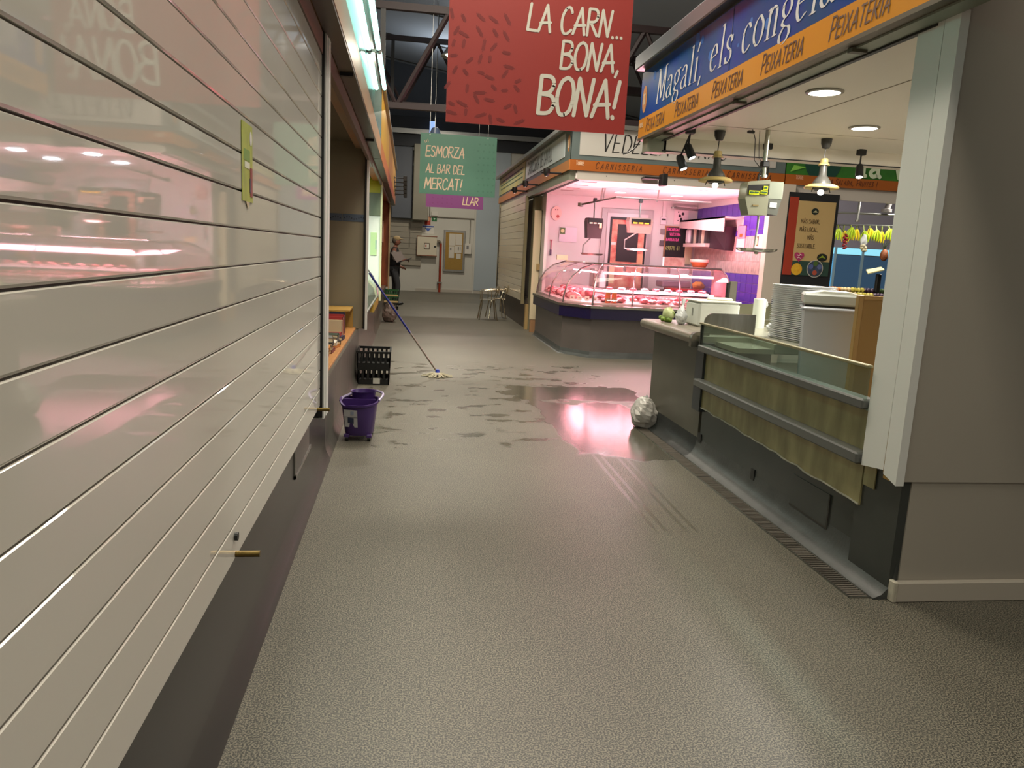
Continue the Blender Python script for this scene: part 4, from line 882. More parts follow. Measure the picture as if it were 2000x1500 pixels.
obj('light_tube', MB().tube([(3.05,11.70,1.265),(4.85,11.70,1.265)], .018, 8), ptube, dc); obj('light_tube', MB().tube([(2.98,11.9,1.265),(2.98,13.6,1.265)], .014, 8), ptube, dc)
obj('light_tube', MB().tube([(2.86,12.2,.985),(2.95,11.68,.985),(3.25,11.50,.985),(4.80,11.50,.985)], .014, 8), ptube, dc)
obj('middle_shelf', loft([(.42,.985),(.42,.995),(.80,.995),(.80,.985)], True), GL('shelf_glass', 'f6dfe2', .08, .25), dc)
obj('deck', loft([(.03,.80),(.03,.825),(.85,.90),(.85,.88)], True), M('white_deck', 'e3d2d0', .3), dc)
obj('back_panel', loft([(.85,.60),(.85,.93),(.88,.93),(.88,.60)], True), steel, dc)
ep = [(PATH[-1][0], 11.1+d, z) for d, z in gpro] + [(4.93, 11.95, 1.39), (4.93, 11.95, .80)]
obj('end_glass', MB().prism(ep, (.012, 0, 0)), GL('end_glass', 'e4b9bd', .05, .25), dc)
for i, (a, b) in enumerate(((.62, .75), (.80, .0))): pass
meat_m = [M('meat_red', 'b02b3a', .3, vs=40, col2='d8707c'), M('meat_pink', 'd9707e', .35, vs=30, col2='f0b3b6'), M('meat_dark', '8e2230', .3, vs=30, col2='b04450'), M('fat_white', 'ecd0cd', .4, vs=30, col2='d98a92')]
nm = ['red steak', 'pink pork cut', 'dark beef joint', 'pale fatty cut']
cnt = 0; rd = random.Random(12)
where = ['at the left end', 'left of the orange jars', 'behind the orange jars', 'in the middle', 'right of the middle', 'at the right end']
for k in range(15):
    x = 2.98 + k*.125; r = rd.randrange(4); s = rd.uniform(.05, .075)
    for row, (yy, zz) in enumerate(((11.27, .835), (11.52, .865))):
        r = rd.randrange(4)
        if row == 0 and 3 <= k <= 4: continue
        t = thing('meat_cut', '%s on the case deck, %s from the left in the %s row' % (nm[r], ORD[k], ('front', 'rear')[row]), 'meat', (x, yy, zz), 'meat cuts on the front deck of the case')
        obj('piece', MB().blob((x+rd.uniform(-.02,.02), yy, zz+s*.55), (s, s*1.5, s*.5), k*7+row, 10, 6, .25), meat_m[r], t, smooth=True)
        if rd.random() < .6: obj('fat_rim', MB().blob((x, yy+s*.9, zz+s*.55), (s*.9, s*.4, s*.35), k+40, 8, 5, .2), meat_m[3], t, smooth=True)
for k in range(11):
    y = 11.75 + k*.2; r = (k*5+1) % 4
    t = thing('meat_cut', '%s in the left wing of the case, %s from the corner' % (nm[r], ORD[k]), 'meat', (2.62, y, .84), 'meat cuts in the left wing of the case')
    obj('piece', MB().blob((2.60, y, .89), (.10, .08, .06), k+70, 10, 6, .25), meat_m[r], t, smooth=True); obj('piece', MB().blob((2.85, y, .92), (.09, .08, .055), k+90, 10, 6, .25), meat_m[(r+1) % 4], t, smooth=True)
for k in range(9):
    x = 3.15 + k*.19; r = (k*3+2) % 4
    t = thing('meat_tray', 'white tray of %s on the middle glass shelf, %s from the left' % (nm[r], ORD[k]), 'tray', (x, 11.65, .996), 'trays on the middle glass shelf'); obj('tray', MB().box(x-.075, x+.075, 11.56, 11.76, .996, 1.012, .004), tm, t); obj('portion', MB().blob((x, 11.66, 1.03), (.06, .08, .025), k, 10, 5, .2), meat_m[r], t, smooth=True)
for s, lab in ((0, 'left'), (1, 'right')):
    x = 3.00+.10*s
    t = thing('orange_jar', '%s of two orange-filled glass jars at the front of the case' % lab, 'jar', (x, 11.16, .80)); obj('contents', MB().lathe([(.0,.0),(.04,.0),(.043,.10),(.035,.13)], (x,11.18,.83), 14), M('orange_contents', 'e0662a', .3), t, smooth=True); obj('lid', MB().lathe([(.036,0),(.036,.025),(0,.027)], (x,11.18,.96), 14), M('gold_lid', 'd98a2c', .3, .3), t, smooth=True); obj('label_band', MB().lathe([(.0445,0),(.0445,.04)], (x,11.18,.86), 14), ink('b98a5a'), t)
for k in range(4):
    x = 2.46 + .10*k; y = 11.62-.08*k
    t = thing('price_tag', 'small white price card on the case corner, %s from the left' % ORD[k], 'price tag', (x+.06, y+.02, .82), 'price cards at the case corner'); obj('card', MB().prism([(x+.06,y+.03,.83),(x+.12,y-.01,.83),(x+.12,y-.01,.90),(x+.06,y+.03,.90)], (.002,.003,0)), ink('efe2d6'), t); obj('print', MB().prism([(x+.075,y+.015,.86),(x+.105,y-.005,.86),(x+.105,y-.005,.872),(x+.075,y+.015,.872)], (-.001,-.002,0)), ink('9a6a6a'), t)
# butcher shell
pinkw = M('butcher_white_wall', 'd5cdcb', .45)
struct('wall_butcher_back', MB().box(2.50, 5.6, 14.35, 14.45, 0, 2.62), pinkw)
struct('wall_butcher_side', MB().box(2.50, 2.56, 14.1, 14.35, 0, 2.62).box(2.55, 2.62, 14.45, 20.0, 0, 2.62), pinkw)
cbx = struct('ceiling_butcher', MB().box(2.40, 5.6, 11.22, 14.45, 2.62, 2.70), M('butcher_ceiling', 'e6dcda', .5))
for i, y in enumerate((11.64, 12.2, 12.8, 13.3)): obj('vent_slot', MB().box(2.60, 2.82, y-.035, y+.035, 2.616, 2.621), ink('b98a8c'), cbx)
rw = struct('wall_butcher_right', MB().box(5.5, 5.58, 11.2, 14.4, 0, 2.7), pinkw)
purp = M('purple_tile', '5a3aa8', .25, var=.15, vs=6); pat = M('pink_pattern_tile', 'd9b3ae', .4, vs=14, col2='a9857f', stretch=(1,2.5,.6))
def tiles(x, y0, y1, z0, z1, ny, nz, mat, name='tile'):
    dy_, dz_ = (y1-y0)/ny, (z1-z0)/nz; me = MB().box(x-.008, x, .004, dy_-.004, .003, dz_-.003).me(name); me.materials.append(mat)
    for i in range(ny):
        for j in range(nz): o = obj(name, None, None, rw, me=me); o.location = (0, y0+i*dy_, z0+j*dz_)
tiles(5.5, 11.22, 14.3, .75, 1.35, 14, 4, purp, 'purple_tile'); tiles(5.5, 11.22, 14.3, 1.35, 1.96, 12, 3, pat, 'patterned_tile'); tiles(5.5, 11.22, 14.3, 1.96, 2.06, 14, 1, purp, 'purple_tile'); tiles(5.5, 12.0, 14.3, 2.29, 2.51, 10, 1, purp, 'purple_tile'); tiles(5.5, 11.22, 12.2, 2.06, 2.29, 4, 1, purp, 'purple_tile')
pl = struct('wall_pillar', MB().box(5.42, 5.80, 11.15, 11.30, 0, 2.73), M('pillar_cream', 'cfc4b6', .5))
for x in (3.57, 4.57):
    for y in (11.86, 12.95):
        t = thing('downlight', 'round cool-white downlight in the pink ceiling, %s %s' % (('rear' if y > 12 else 'front'), ('right' if x > 4 else 'left')), 'light', (x, y, 2.61)); obj('lens', MB().disc((x,y,2.605), .10, (0,0,-1), 20), M('cool_lens', 'd8fbff', .4, emit=2.2), t); obj('rim', MB().lathe([(.10,-.012),(.115,-.004),(.115,0)], (x,y,2.619), 20), ink('e6d0d0'), t)
# fascia of the butcher
tealg = M('teal_grey_frame', '5f6b6a', .35, var=.1, vs=2)
bf = thing('butcher_front_sign', 'front fascia reading VEDELLA I BRAU over an orange band with CARNISSERIA', 'sign', (4, 11.2, 2.6))
obj('frame', MB().box(2.30, 5.62, 11.2, 11.5, 2.885, 3.34), tealg, bf); obj('white_panel', MB().box(2.43, 5.46, 11.193, 11.2, 2.955, 3.34), M('sign_white', 'b5b2ac', .3), bf)
obj('orange_band', MB().box(2.30, 5.62, 11.19, 11.5, 2.735, 2.882), M('burnt_orange_band', 'a35a22', .35), bf)
m = MB(); text(m, 'VEDELLA I BRAU', (2.76, 11.1915, 3.02), X1, Z1, .255, .018, .17, .80, .15, nib=(.042, .024)); obj('lettering', m, ink('1b1a1a'), bf)
m = MB(); [text(m, 'CARNISSERIA', (x, 11.188, 2.775), X1, Z1, .09, .05, .42, .82, .2, small=.82) for x in (2.68, 3.70, 4.70)]; obj('lettering', m, ink('4f2c18'), bf)
m = MB(); text(m, 'TORRE', (2.39, 11.188, 2.81), X1, Z1, .055, .08, .12, .7, small=.8); obj('badge_print', m, ink('d9b596'), bf)
obj('lower_strip', MB().box(2.42, 5.62, 11.21, 11.25, 2.61, 2.735), M('strip_white', 'c6bfb6', .4), bf)
for x in (2.86, 3.9, 5.1): obj('screw', MB().disc((x, 11.208, 2.68), .008, (0,-1,0), 8), black_m, bf)
obj('cornice', MB().box(2.22, 5.62, 11.14, 11.5, 3.34, 3.40), alu, bf)
bs = thing('butcher_side_sign', 'side fascia along the aisle reading CARNISSERIA DE CAVALL', 'sign', (2.35, 13, 2.6))
obj('frame', MB().box(2.30, 2.55, 11.5, 20.0, 2.885, 3.34), tealg, bs); obj('frame_corner', MB().box(2.2995, 2.31, 11.2, 11.5, 2.885, 3.34), tealg, bs)
obj('white_panel', MB().box(2.292, 2.30, 11.62, 15.45, 2.96, 3.30), M('sign_pale_blue', 'c3cdd0', .3), bs); obj('yellow_panel', MB().box(2.292, 2.30, 15.6, 20.0, 2.93, 3.33), M('sign_pale_yellow', 'b9ae5a', .35, vs=2, col2='9fae86'), bs)
obj('orange_band', MB().box(2.288, 2.55, 11.5, 20.0, 2.735, 2.882).box(2.288, 2.31, 11.2, 11.5, 2.735, 2.882), M('orange_side_band', 'b8763c', .35), bs)
m = MB(); text(m, 'CARNISSERIA DE CAVALL', (2.290, 15.2, 3.02), -Y1, Z1, .23, .05, .20, .72, .08); obj('lettering', m, ink('1f2a33'), bs)
m = MB(); [m.box(2.2905, 2.292, 19.6-i*.0, 15.9, 3.22-i*.09, 3.245-i*.09) for i in range(3)]; obj('small_print', m, ink('3f5a40'), bs)
obj('badge', MB().disc((2.2985, 11.36, 3.13), .12, (-1,0,0), 20, .7), ink('c8843a'), bs); obj('badge_print', MB().box(2.2965, 2.298, 11.33, 11.39, 3.06, 3.18), ink('dccdb0'), bs)
obj('flame_print', MB().prism([(2.2915,15.75,2.97),(2.2915,15.65,2.97),(2.2915,15.70,3.25)], (-.001,0,0)), ink('c8641e'), bs)
obj('cornice', MB().box(2.20, 2.55, 11.14, 20.1, 3.34, 3.40), alu, bs); obj('soffit_strip', MB().box(2.31, 2.45, 11.25, 20.0, 2.60, 2.735), M('greenish_soffit', '8f9484'), bs); obj('black_edge', MB().box(2.40, 2.46, 11.25, 15.1, 2.595, 2.605), black_m, bs)
for i, (y, z) in enumerate(((11.75, 2.73), (13.9, 2.73), (15.3, 2.72))):
    t = thing('arm_spotlight', 'black arm spotlight under the butcher side sign, %s' % ('nearest', 'middle', 'farthest')[i], 'spotlight', (2.2, y, z), 'arm spotlights of the butcher side sign')
    obj('arm', MB().tube([(1.98,y,z),(2.40,y,z)], .016, 6), black_m, t); obj('head', MB().lathe([(.0,.07),(.05,.06),(.055,.0),(.03,-.05),(0,-.05)], (2.06,y,z), 12), black_m, t, smooth=True); obj('lens', MB().disc((2.06,y,z-.051), .012, (0,0,-1), 8), M('spot_lens', 'ffffff'), t)
t = thing('arm_spotlight', 'black arm spotlight below the front CARNISSERIA band', 'spotlight', (3.6, 11.1, 2.6)); obj('arm', MB().box(3.38, 3.62, 11.0, 11.2, 2.665, 2.69), black_m, t); obj('head', MB().box(3.62, 3.70, 10.92, 11.1, 2.57, 2.74, .01), black_m, t)
# white shutter of next stall behind the case, door section
s2 = thing('side_shutter', 'closed white shutter beyond the butcher stall on the right of the aisle', 'shutter', (2.3, 17, .55))
sl2 = MB().box(2.30, 2.32, 15.25, 19.6, .003, .137, .003).me('slat'); sl2.materials.append(M('cream_shutter', 'cbc1a8', .22, coat=.2))
for k in range(15): o = obj('slat', None, None, s2, me=sl2); o.location = (0, 0, .55+k*.14)
obj('guide_rail', MB().box(2.28, 2.33, 19.6, 19.68, .5, 2.7).box(2.28, 2.34, 15.18, 15.25, .5, 2.62), M('rail_tan', '8f8568', .4, .4), s2)
obj('dark_gap', MB().box(2.285, 2.325, 15.245, 15.26, .5, 2.62).box(2.285, 2.325, 19.59, 19.605, .5, 2.62), black_m, s2)
t = thing('stall_plinth', 'dark brown plinth under the right side shutter', 'plinth', (2.4, 17, 0)); obj('face', MB().box(2.40, 2.5, 15.2, 19.7, 0, .62), M('brown_plinth', '4a4038', .45, var=.2, vs=3), t); obj('kick_block', MB().box(2.36, 2.44, 15.05, 15.18, 0, .50), M('tan_block', 'a5895a', .5), t)
pc = struct('wall_column_1', MB().box(2.42, 2.58, 14.9, 15.18, 0, 2.62), M('olive_grey_column', '8a856c', .5))
dr1 = thing('service_door', 'narrow cream service door beside the display case', 'door', (2.5, 14.6, 0)); obj('leaf', MB().box(2.36, 2.50, 14.50, 14.55, .25, 2.32, .006), M('cream_door', 'd2c2a2', .4), dr1); obj('threshold', MB().box(2.38, 2.56, 14.50, 14.60, 0, .24), M('tan_kick', '9a7350', .5), dr1); obj('edge_gap', MB().box(2.50, 2.515, 14.49, 14.56, .25, 2.32), black_m, dr1); obj('hinge', MB().box(2.44, 2.52, 14.46, 14.50, 1.20, 1.32), M('tan_block', 'a5895a'), dr1)
# things on the butcher back wall
y = 14.34
dd = thing('cold_room_door', 'grey framed cold-room door carrying a red meat poster', 'door', (4.0, y, 0)); obj('frame', MB().box(3.62, 4.62, y-.03, y, .0, 2.42), M('door_frame_grey', 'a8a0a0', .35, .4), dd); obj('leaf', MB().box(3.72, 4.52, y-.05, y-.03, .05, 2.34), M('door_leaf', 'c9bcbd', .3, .2), dd)
po = thing('meat_poster', 'tall poster of red meat around a black board on the cold-room door', 'poster', (4.15, y-.06, 1.0)); obj('sheet', MB().box(3.78, 4.50, y-.060, y-.051, .88, 2.27), blackp, po)
obj('meat_print', MB().box(3.82, 4.46, y-.064, y-.060, .92, 2.22), M('meat_photo', 'b5322c', .4, vs=7, col2='dba58c'), po); obj('black_board', MB().box(3.93, 4.34, y-.070, y-.064, 1.44, 2.14), M('board_black', '221a1c', .5), po)
for a, b, c, d, k in ((3.82,3.92,1.02,1.36,'e0c39a'),(4.36,4.46,1.25,1.6,'d9a07c'),(3.82,3.91,1.75,1.80,'f0d8d0')): obj('print_area', MB().box(a, b, y-.068, y-.064, c, d), ink(k), po)
t = thing('pig_ornament', 'round pale pig-face ornament on the pink wall', 'ornament', (2.74, y, 2.27)); obj('plate', MB().disc((2.74,y-.02,2.275), .13, (0,-1,0), 20, .75).disc((2.74,y-.005,2.275), .13, (0,-1,0), 20, .75), ink('e6c3b8'), t); obj('ear', MB().disc((2.72,y-.024,2.34), .012, (0,-1,0), 8), ink('6a4040'), t); obj('ear', MB().disc((2.76,y-.024,2.34), .012, (0,-1,0), 8), ink('6a4040'), t); obj('snout', MB().disc((2.77,y-.025,2.22), .03, (0,-1,0), 10), ink('b0524a'), t)
t = thing('wall_notice', 'white note with a green square symbol on the pink wall', 'notice', (3.0, y, 1.9)); obj('sheet', MB().box(2.82, 3.16, y-.006, y, 1.76, 2.03), ink('e2d3dd'), t); obj('green_square', MB().box(2.83, 2.93, y-.010, y-.006, 1.90, 2.02), ink('5f6f3c'), t); obj('symbol', MB().disc((2.88,y-.012,1.96), .036, (0,-1,0), 14), ink('d3cf9a'), t)
t = thing('hanging_thermometer', 'thin red and dark strip thermometer on the pink wall', 'thermometer', (2.66, y, 1.6)); obj('strip', MB().box(2.665, 2.685, y-.01, y, 1.52, 1.78), ink('9a4a58'), t); obj('head', MB().box(2.65, 2.70, y-.012, y, 1.77, 1.785), ink('b04a5c'), t); obj('scale_block', MB().box(2.655, 2.69, y-.014, y, 1.50, 1.60), ink('5c3f5e'), t)
cbk = thing('chalkboard', 'black chalkboard with pink writing ENCARGAR VUESTRA BARBACOA', 'chalkboard', (5.1, y, 1.55)); obj('frame', MB().box(4.88, 5.36, y-.03, y, 1.53, 2.16), M('board_frame', 'a5714c', .5), cbk); obj('slate', MB().box(4.90, 5.34, y-.034, y-.03, 1.55, 2.14), M('slate_black', '1b1418', .6), cbk)
m = MB(); text(m, 'ENCARGAR', (4.915,y-.036,2.07), X1, Z1, .05, .09, .22, .75); text(m, 'VUESTRA', (4.975,y-.036,1.98), X1, Z1, .05, .09, .22, .75); text(m, 'BARBACOA', (4.91,y-.036,1.88), X1, Z1, .05, .09, .22, .75); obj('chalk_writing', m, ink('e0559a'), cbk)
m = MB(); text(m, '690711 61', (4.915,y-.036,1.71), X1, Z1, .07, .07, .22, .6); obj('chalk_writing', m, ink('a9b06a'), cbk)
t = thing('cow_picture', 'white picture of a black and white cow above the chalkboard', 'picture', (5.2, y, 2.3)); obj('sheet', MB().box(5.04, 5.32, y-.01, y, 2.20, 2.47), ink('e6cdd0'), t)
for a, b, r in ((5.15,2.36,.03),(5.21,2.40,.03),(5.18,2.30,.028),(5.12,2.43,.015),(5.26,2.28,.012),(5.12,2.27,.012)): obj('patch', MB().disc((a,y-.012,b), r, (0,-1,0), 7), ink('33222a'), t)
t = thing('thermostat', 'white thermostat box with dark display on the back wall', 'thermostat', (4.83, y, 2.2)); obj('body', MB().box(4.77, 4.89, y-.03, y, 2.18, 2.32, .006), ink('ddd0d4'), t); obj('display', MB().box(4.79, 4.87, y-.033, y-.03, 2.26, 2.29), blackp, t)
obj('wall_switch', MB().box(4.79, 4.88, y-.025, y, 2.00, 2.10, .005), ink('8d7f80'), label='grey switch below the thermostat', cat='switch'); obj('wall_socket', MB().box(4.79, 4.88, y-.025, y, 1.78, 1.88, .005), ink('5c5256'), label='dark socket below the grey switch', cat='socket')
obj('wall_trunking', MB().box(4.80, 4.86, y-.03, y, 2.32, 2.62), ink('ded2d2'), label='white vertical cable trunking above the thermostat', cat='trunking')
t = thing('wall_rail', 'round-ended steel pipe high on the back wall', 'pipe', (5.1, y, 2.48)); obj('pipe', MB().tube([(5.0,14.2,2.50),(5.45,14.2,2.48)], .022, 8), alu, t); obj('flange', MB().lathe([(0,0),(.05,0),(.05,.03),(0,.03)], (4.97,14.22,2.48), 14), alu, t)
# shelf on right wall with things
t = thing('wall_shelf', 'long white wall shelf along the purple tiles', 'shelf', (5.3, 13.3, 2.2)); obj('board', MB().box(5.15, 5.49, 12.2, 14.3, 2.24, 2.27), ink('e3c9c6'), t); obj('fascia_board', MB().prism([(5.15,12.2,2.27),(5.15,14.3,2.27),(5.15,14.3,2.13),(5.15,12.2,2.02)], (.015,0,0)), ink('d9b9b6'), t)
t = thing('lower_shelf', 'small pink-lit lower shelf under the knife rack', 'shelf', (5.35, 13.6, 1.8)); obj('board', MB().box(5.22, 5.49, 13.1, 14.2, 1.78, 1.84), ink('e0bdb6'), t)
t = thing('steel_rack', 'upright stainless rack of boards on the lower shelf', 'rack', (5.35, 13.6, 1.85)); 
for k in range(6): obj('board', MB().box(5.24, 5.48, 13.2+k*.13, 13.23+k*.13, 1.841, 2.10), (M('rib_steel', '8b7d7d'), ink('c9b29a'), ink('5c5052'))[k % 3], t)
obj('white_tub', MB().box(5.24, 5.46, 14.0, 14.18, 1.845, 2.12, .03), ink('e3d2d6'), label='white tub at the back end of the lower shelf', cat='tub')
obj('towel_dispenser', MB().prism([(5.30,12.45,2.12),(5.30,13.15,2.12),(5.30,13.1,1.76),(5.34,12.5,1.72)], (.19,0,0)), M('maroon_black', '2a1620', .3), label='black towel dispenser on the purple tiled wall', cat='dispenser')
t = thing('wall_calendar', 'pink calendar with white lower page on the right wall', 'calendar', (5.48, 12.2, 1.9)); obj('upper_page', MB().box(5.47, 5.49, 12.05, 12.35, 1.93, 2.13), ink('d98aa0'), t); obj('lower_page', MB().box(5.47, 5.49, 12.05, 12.35, 1.70, 1.92), ink('e6c9d6'), t); obj('print', MB().box(5.465, 5.47, 12.15, 12.25, 1.95, 2.0), ink('a05a2a'), t)
t = thing('phone_notice', 'white card with a phone outline near the pillar', 'notice', (5.48, 11.5, 1.85)); obj('sheet', MB().box(5.475, 5.49, 11.38, 11.68, 1.70, 1.98), ink('e6c3cf'), t); obj('phone_outline', MB().box(5.47, 5.475, 11.55, 11.62, 1.80, 1.95), ink('6f6040'), t); obj('phone_screen', MB().box(5.466, 5.47, 11.56, 11.61, 1.82, 1.93), ink('d9c49a'), t)
obj('cutting_note', MB().box(5.30, 5.44, 14.30, 14.34, 1.45, 2.08), ink('d9bd9c'), label='tan weekly list hanging right of the chalkboard', cat='list')
# back worktop with goods
bw = thing('back_worktop', 'steel back worktop behind the display case', 'worktop', (4.4, 13.7, .9)); obj('slab', MB().box(3.29, 5.48, 13.3, 14.0, .92, .97), steel, bw); obj('cabinet', MB().box(3.30, 5.45, 13.4, 14.0, 0, .92), M('cabinet_grey', '6d5f66', .4, .3), bw)
obj('red_board', MB().box(4.75, 5.35, 13.35, 13.75, .971, 1.01, .006), M('red_board', 'c42a30', .4), label='red cutting board on the back worktop', cat='cutting board')
obj('wrapping_machine', MB().box(4.65, 5.2, 13.55, 13.95, 1.02, 1.14, .02), M('mauve_machine', '8b7484', .35, .3), label='mauve-grey wrapping machine behind the red board', cat='machine')
obj('orange_packet', MB().blob((5.30, 13.45, 1.08), (.13,.10,.07), 6, 12, 8, .15), M('orange_packet', 'd9883a', .4), label='orange packet at the right end of the back worktop', cat='packet', smooth=True)
t = thing('soap_bottle', 'white pump bottle standing behind the corner of the case', 'bottle', (3.42, 13.4, .971)); obj('body', MB().lathe([(0,0),(.06,0),(.06,.2),(.03,.24),(.025,.28)], (3.48,13.45,.971), 14), tm, t, smooth=True); obj('pump', MB().tube([(3.48,13.45,1.25),(3.48,13.45,1.30),(3.42,13.45,1.31)], .012, 6), tm, t)
obj('steel_machine', MB().box(3.30, 3.40, 13.4, 13.7, .971, 1.30, .02), steel, label='small steel slicer left of the pump bottle', cat='machine')
obj('pink_card_box', MB().box(4.02, 4.36, 11.72, 11.80, 1.40, 1.56), M('printed_card', 'e0b9b9', .4, vs=14, col2='c98a86'), label='pink printed card box standing on top of the display case', cat='box')
obj('cream_sign_block', MB().box(2.72, 2.92, 13.9, 13.96, 1.42, 1.51), M('cream_block', 'ecd2ac', .5), label='cream block at the far left corner of the case top', cat='block')
t = thing('terracotta_bowl', 'terracotta bowl with pale rim on the right end of the case top', 'bowl', (4.75, 13.9, 1.3)); obj('bowl', MB().lathe([(0,0),(.10,.0),(.15,.10)], (4.95,12.6,1.40), 18), M('terracotta', 'a8552c', .6), t, smooth=True); obj('rim', MB().lathe([(.15,.10),(.16,.11),(.16,.15),(.14,.15)], (4.95,12.6,1.40), 18), ink('e6a898'), t, smooth=True)
obj('case_support', MB().box(4.80, 5.10, 12.45, 12.75, 1.36, 1.398), steel, label='steel stand under the terracotta bowl', cat='stand')
# suspended rail and butcher scales
rl = thing('ceiling_rail', 'suspended steel rail carrying the butcher scales', 'rail', (3.5, 12.2, 2.45)); obj('bar', MB().tube([(2.90,13.0,2.37),(3.30,12.2,2.47),(4.9,12.2,2.47)], .018, 8), alu, rl, smooth=True); obj('end_disc', MB().lathe([(0,-.04),(.05,-.03),(.05,.03),(0,.04)], (2.90,13.0,2.37), 12), alu, rl, smooth=True)
for x in (3.12, 3.16, 3.98): obj('hanger', MB().tube([(x, 12.5 if x < 3.5 else 12.2, 2.43),(x+.02, 12.5 if x < 3.5 else 12.2, 2.62)], .012, 6), alu, rl)
def bscale(x, lab, dark, w, z0, z1, Y=12.2):
    t = thing('hanging_scale', lab, 'scale', (x, Y, 2.45)); c = M('scale_dark', '3a2e30', .4, .3) if dark else M('scale_beige', 'a88f84', .35, .4)
    obj('stem', MB().tube([(x,Y,z1),(x,Y,2.47)], .014, 8), alu, t); obj('clamp', MB().box(x-.03, x+.03, Y-.03, Y+.03, 2.40, 2.47, .01), black_m, t)
    obj('body', MB().prism([(x-w*.46,Y-.1,z1),(x+w*.46,Y-.1,z1),(x+w*.5,Y-.1,z1-.06),(x+w*.42,Y-.1,z0),(x-w*.42,Y-.1,z0),(x-w*.5,Y-.1,z1-.06)], (0,.2,0)), c, t)
    obj('display', MB().box(x-w*.40, x+w*.40, Y-.11, Y-.1, z1-.10, z1-.02), blackp, t)
    for k in range(3): obj('readout', MB().box(x-w*.34+k*w*.24, x-w*.16+k*w*.24, Y-.116, Y-.11, z1-.095, z1-.075), M('amber_led', 'ffc030', .4, emit=.9) if not dark else ink('d9c9b0'), t)
    if dark: obj('side_sticker', MB().box(x+w*.25, x+w*.4, Y-.12, Y-.115, z1-.16, z1-.08), ink('d9a888'), t)
    obj('pan_arm', MB().tube([(x-.04,Y,z0),(x-w*.55,Y,z0-.12),(x-w*.55,Y,z0-.25),(x-w*.3,Y,z0-.26)], .012, 6), alu, t); obj('pan', MB().lathe([(0,0),(.17,0),(.20,.03),(.19,.03),(0,.008)], (x,Y,z0-.28), 20, sy=.7), steel, t, smooth=True)
bscale(3.065, 'dark hanging scale with pan at the left of the butcher stall', True, .28, 1.81, 2.14, 12.66); bscale(3.71, 'beige hanging scale with amber readouts before the meat poster', False, .40, 1.92, 2.16)
# ================================================================== GREENGROCER BEYOND
gs = thing('greengrocer_sign', 'green greengrocer fascia with pale lettering over an orange band', 'sign', (7, 11.2, 2.7))
obj('green_panel', MB().box(5.64, 10.5, 11.2, 11.5, 2.885, 3.34), M('sign_green', '3c7a2c', .35, vs=4, col2='2c6424'), gs); obj('orange_band', MB().box(5.64, 10.5, 11.19, 11.5, 2.735, 2.882), M('burnt_orange_band', 'a35a22'), gs)
obj('dark_disc', MB().disc((6.22, 11.193, 3.10), .30, (0,-1,0), 24), ink('0f3f33'), gs); m = MB(); text(m, 'la ve', (6.85, 11.191, 2.93), X1, Z1, .34, .09, .22, 1.0); obj('lettering', m, ink('c9d6b8'), gs)
m = MB(); text(m, 'PESCA SALADA, FRUITES I', (6.18, 11.188, 2.775), X1, Z1, .085, .05, .22, .72, .2, small=.82); obj('lettering', m, ink('5a2c18'), gs); m = MB(); text(m, 'TORRE', (5.80, 11.188, 2.82), X1, Z1, .05, .08, .12, .7); obj('badge_print', m, ink('d9a080'), gs)
obj('leaf_print', MB().prism([(5.70,11.192,2.92),(5.95,11.192,3.0),(5.75,11.192,3.02)], (0,-.001,0)), ink('7fb84c'), gs)
obj('white_strip', MB().box(5.8, 10.5, 11.22, 11.26, 2.55, 2.735), M('strip_white', 'c6bfb6'), gs)
pstr = thing('info_poster', 'beige poster reading MÁS SABOR, MÁS LOCAL, MÁS SOSTENIBLE with fruit pictures', 'poster', (6.15, 11.2, 1.2))
obj('backing', MB().box(5.70, 6.52, 11.14, 11.2, 1.05, 2.62), M('poster_black', '26272a', .4), pstr); obj('red_strip', MB().box(5.72, 5.86, 11.13, 11.14, 1.38, 2.55), ink('a53a26'), pstr); obj('beige_sheet', MB().box(5.86, 6.47, 11.13, 11.14, 1.60, 2.50), ink('c4a873'), pstr)
obj('lower_photo', MB().box(5.86, 6.47, 11.13, 11.14, 1.38, 1.60), ink('2f4a40'), pstr)
m = MB()
for s, x, z in (('MÁS SABOR,', 5.93, 2.17), ('MÁS LOCAL,', 5.92, 2.05), ('MÁS', 6.06, 1.93), ('SOSTENIBLE.', 5.905, 1.80)): text(m, s, (x, 11.127, z), X1, Z1, .058, .06, .14, .78)
obj('lettering', m, ink('5a4a33'), pstr)
obj('logo_disc', MB().disc((6.14,11.128,2.35), .05, (0,-1,0), 16, 1.2), ink('1e2a26'), pstr); obj('logo_mark', MB().prism([(6.10,11.126,2.335),(6.18,11.126,2.335),(6.15,11.126,2.37)], (0,-.001,0)), ink('b9b48c'), pstr)
m = MB(); hp = []
for i in range(24):
    a = 2*math.pi*i/24; hp.append((5.96+.0052*16*math.sin(a)**3, 11.126, 1.665+.0052*(13*math.cos(a)-5*math.cos(2*a)-2*math.cos(3*a)-math.cos(4*a))))
obj('heart', m.prism(hp, (0,-.001,0)), ink('b03a68'), pstr); obj('heart_print', MB().tube([(5.92,11.122,1.69),(5.95,11.122,1.67),(5.98,11.122,1.70),(6.0,11.122,1.68)], .006, 5).tube([(5.93,11.122,1.64),(5.96,11.122,1.65),(5.99,11.122,1.63)], .005, 5), ink('e0c0c4'), pstr)
obj('oval_badge', MB().disc((6.34,11.126,1.665), .062, (0,-1,0), 18, 1.4), ink('20241f'), pstr); obj('oval_leaf', MB().prism([(6.28,11.124,1.65),(6.34,11.124,1.70),(6.40,11.124,1.65),(6.34,11.124,1.665)], (0,-.001,0)), ink('8fa52c'), pstr)
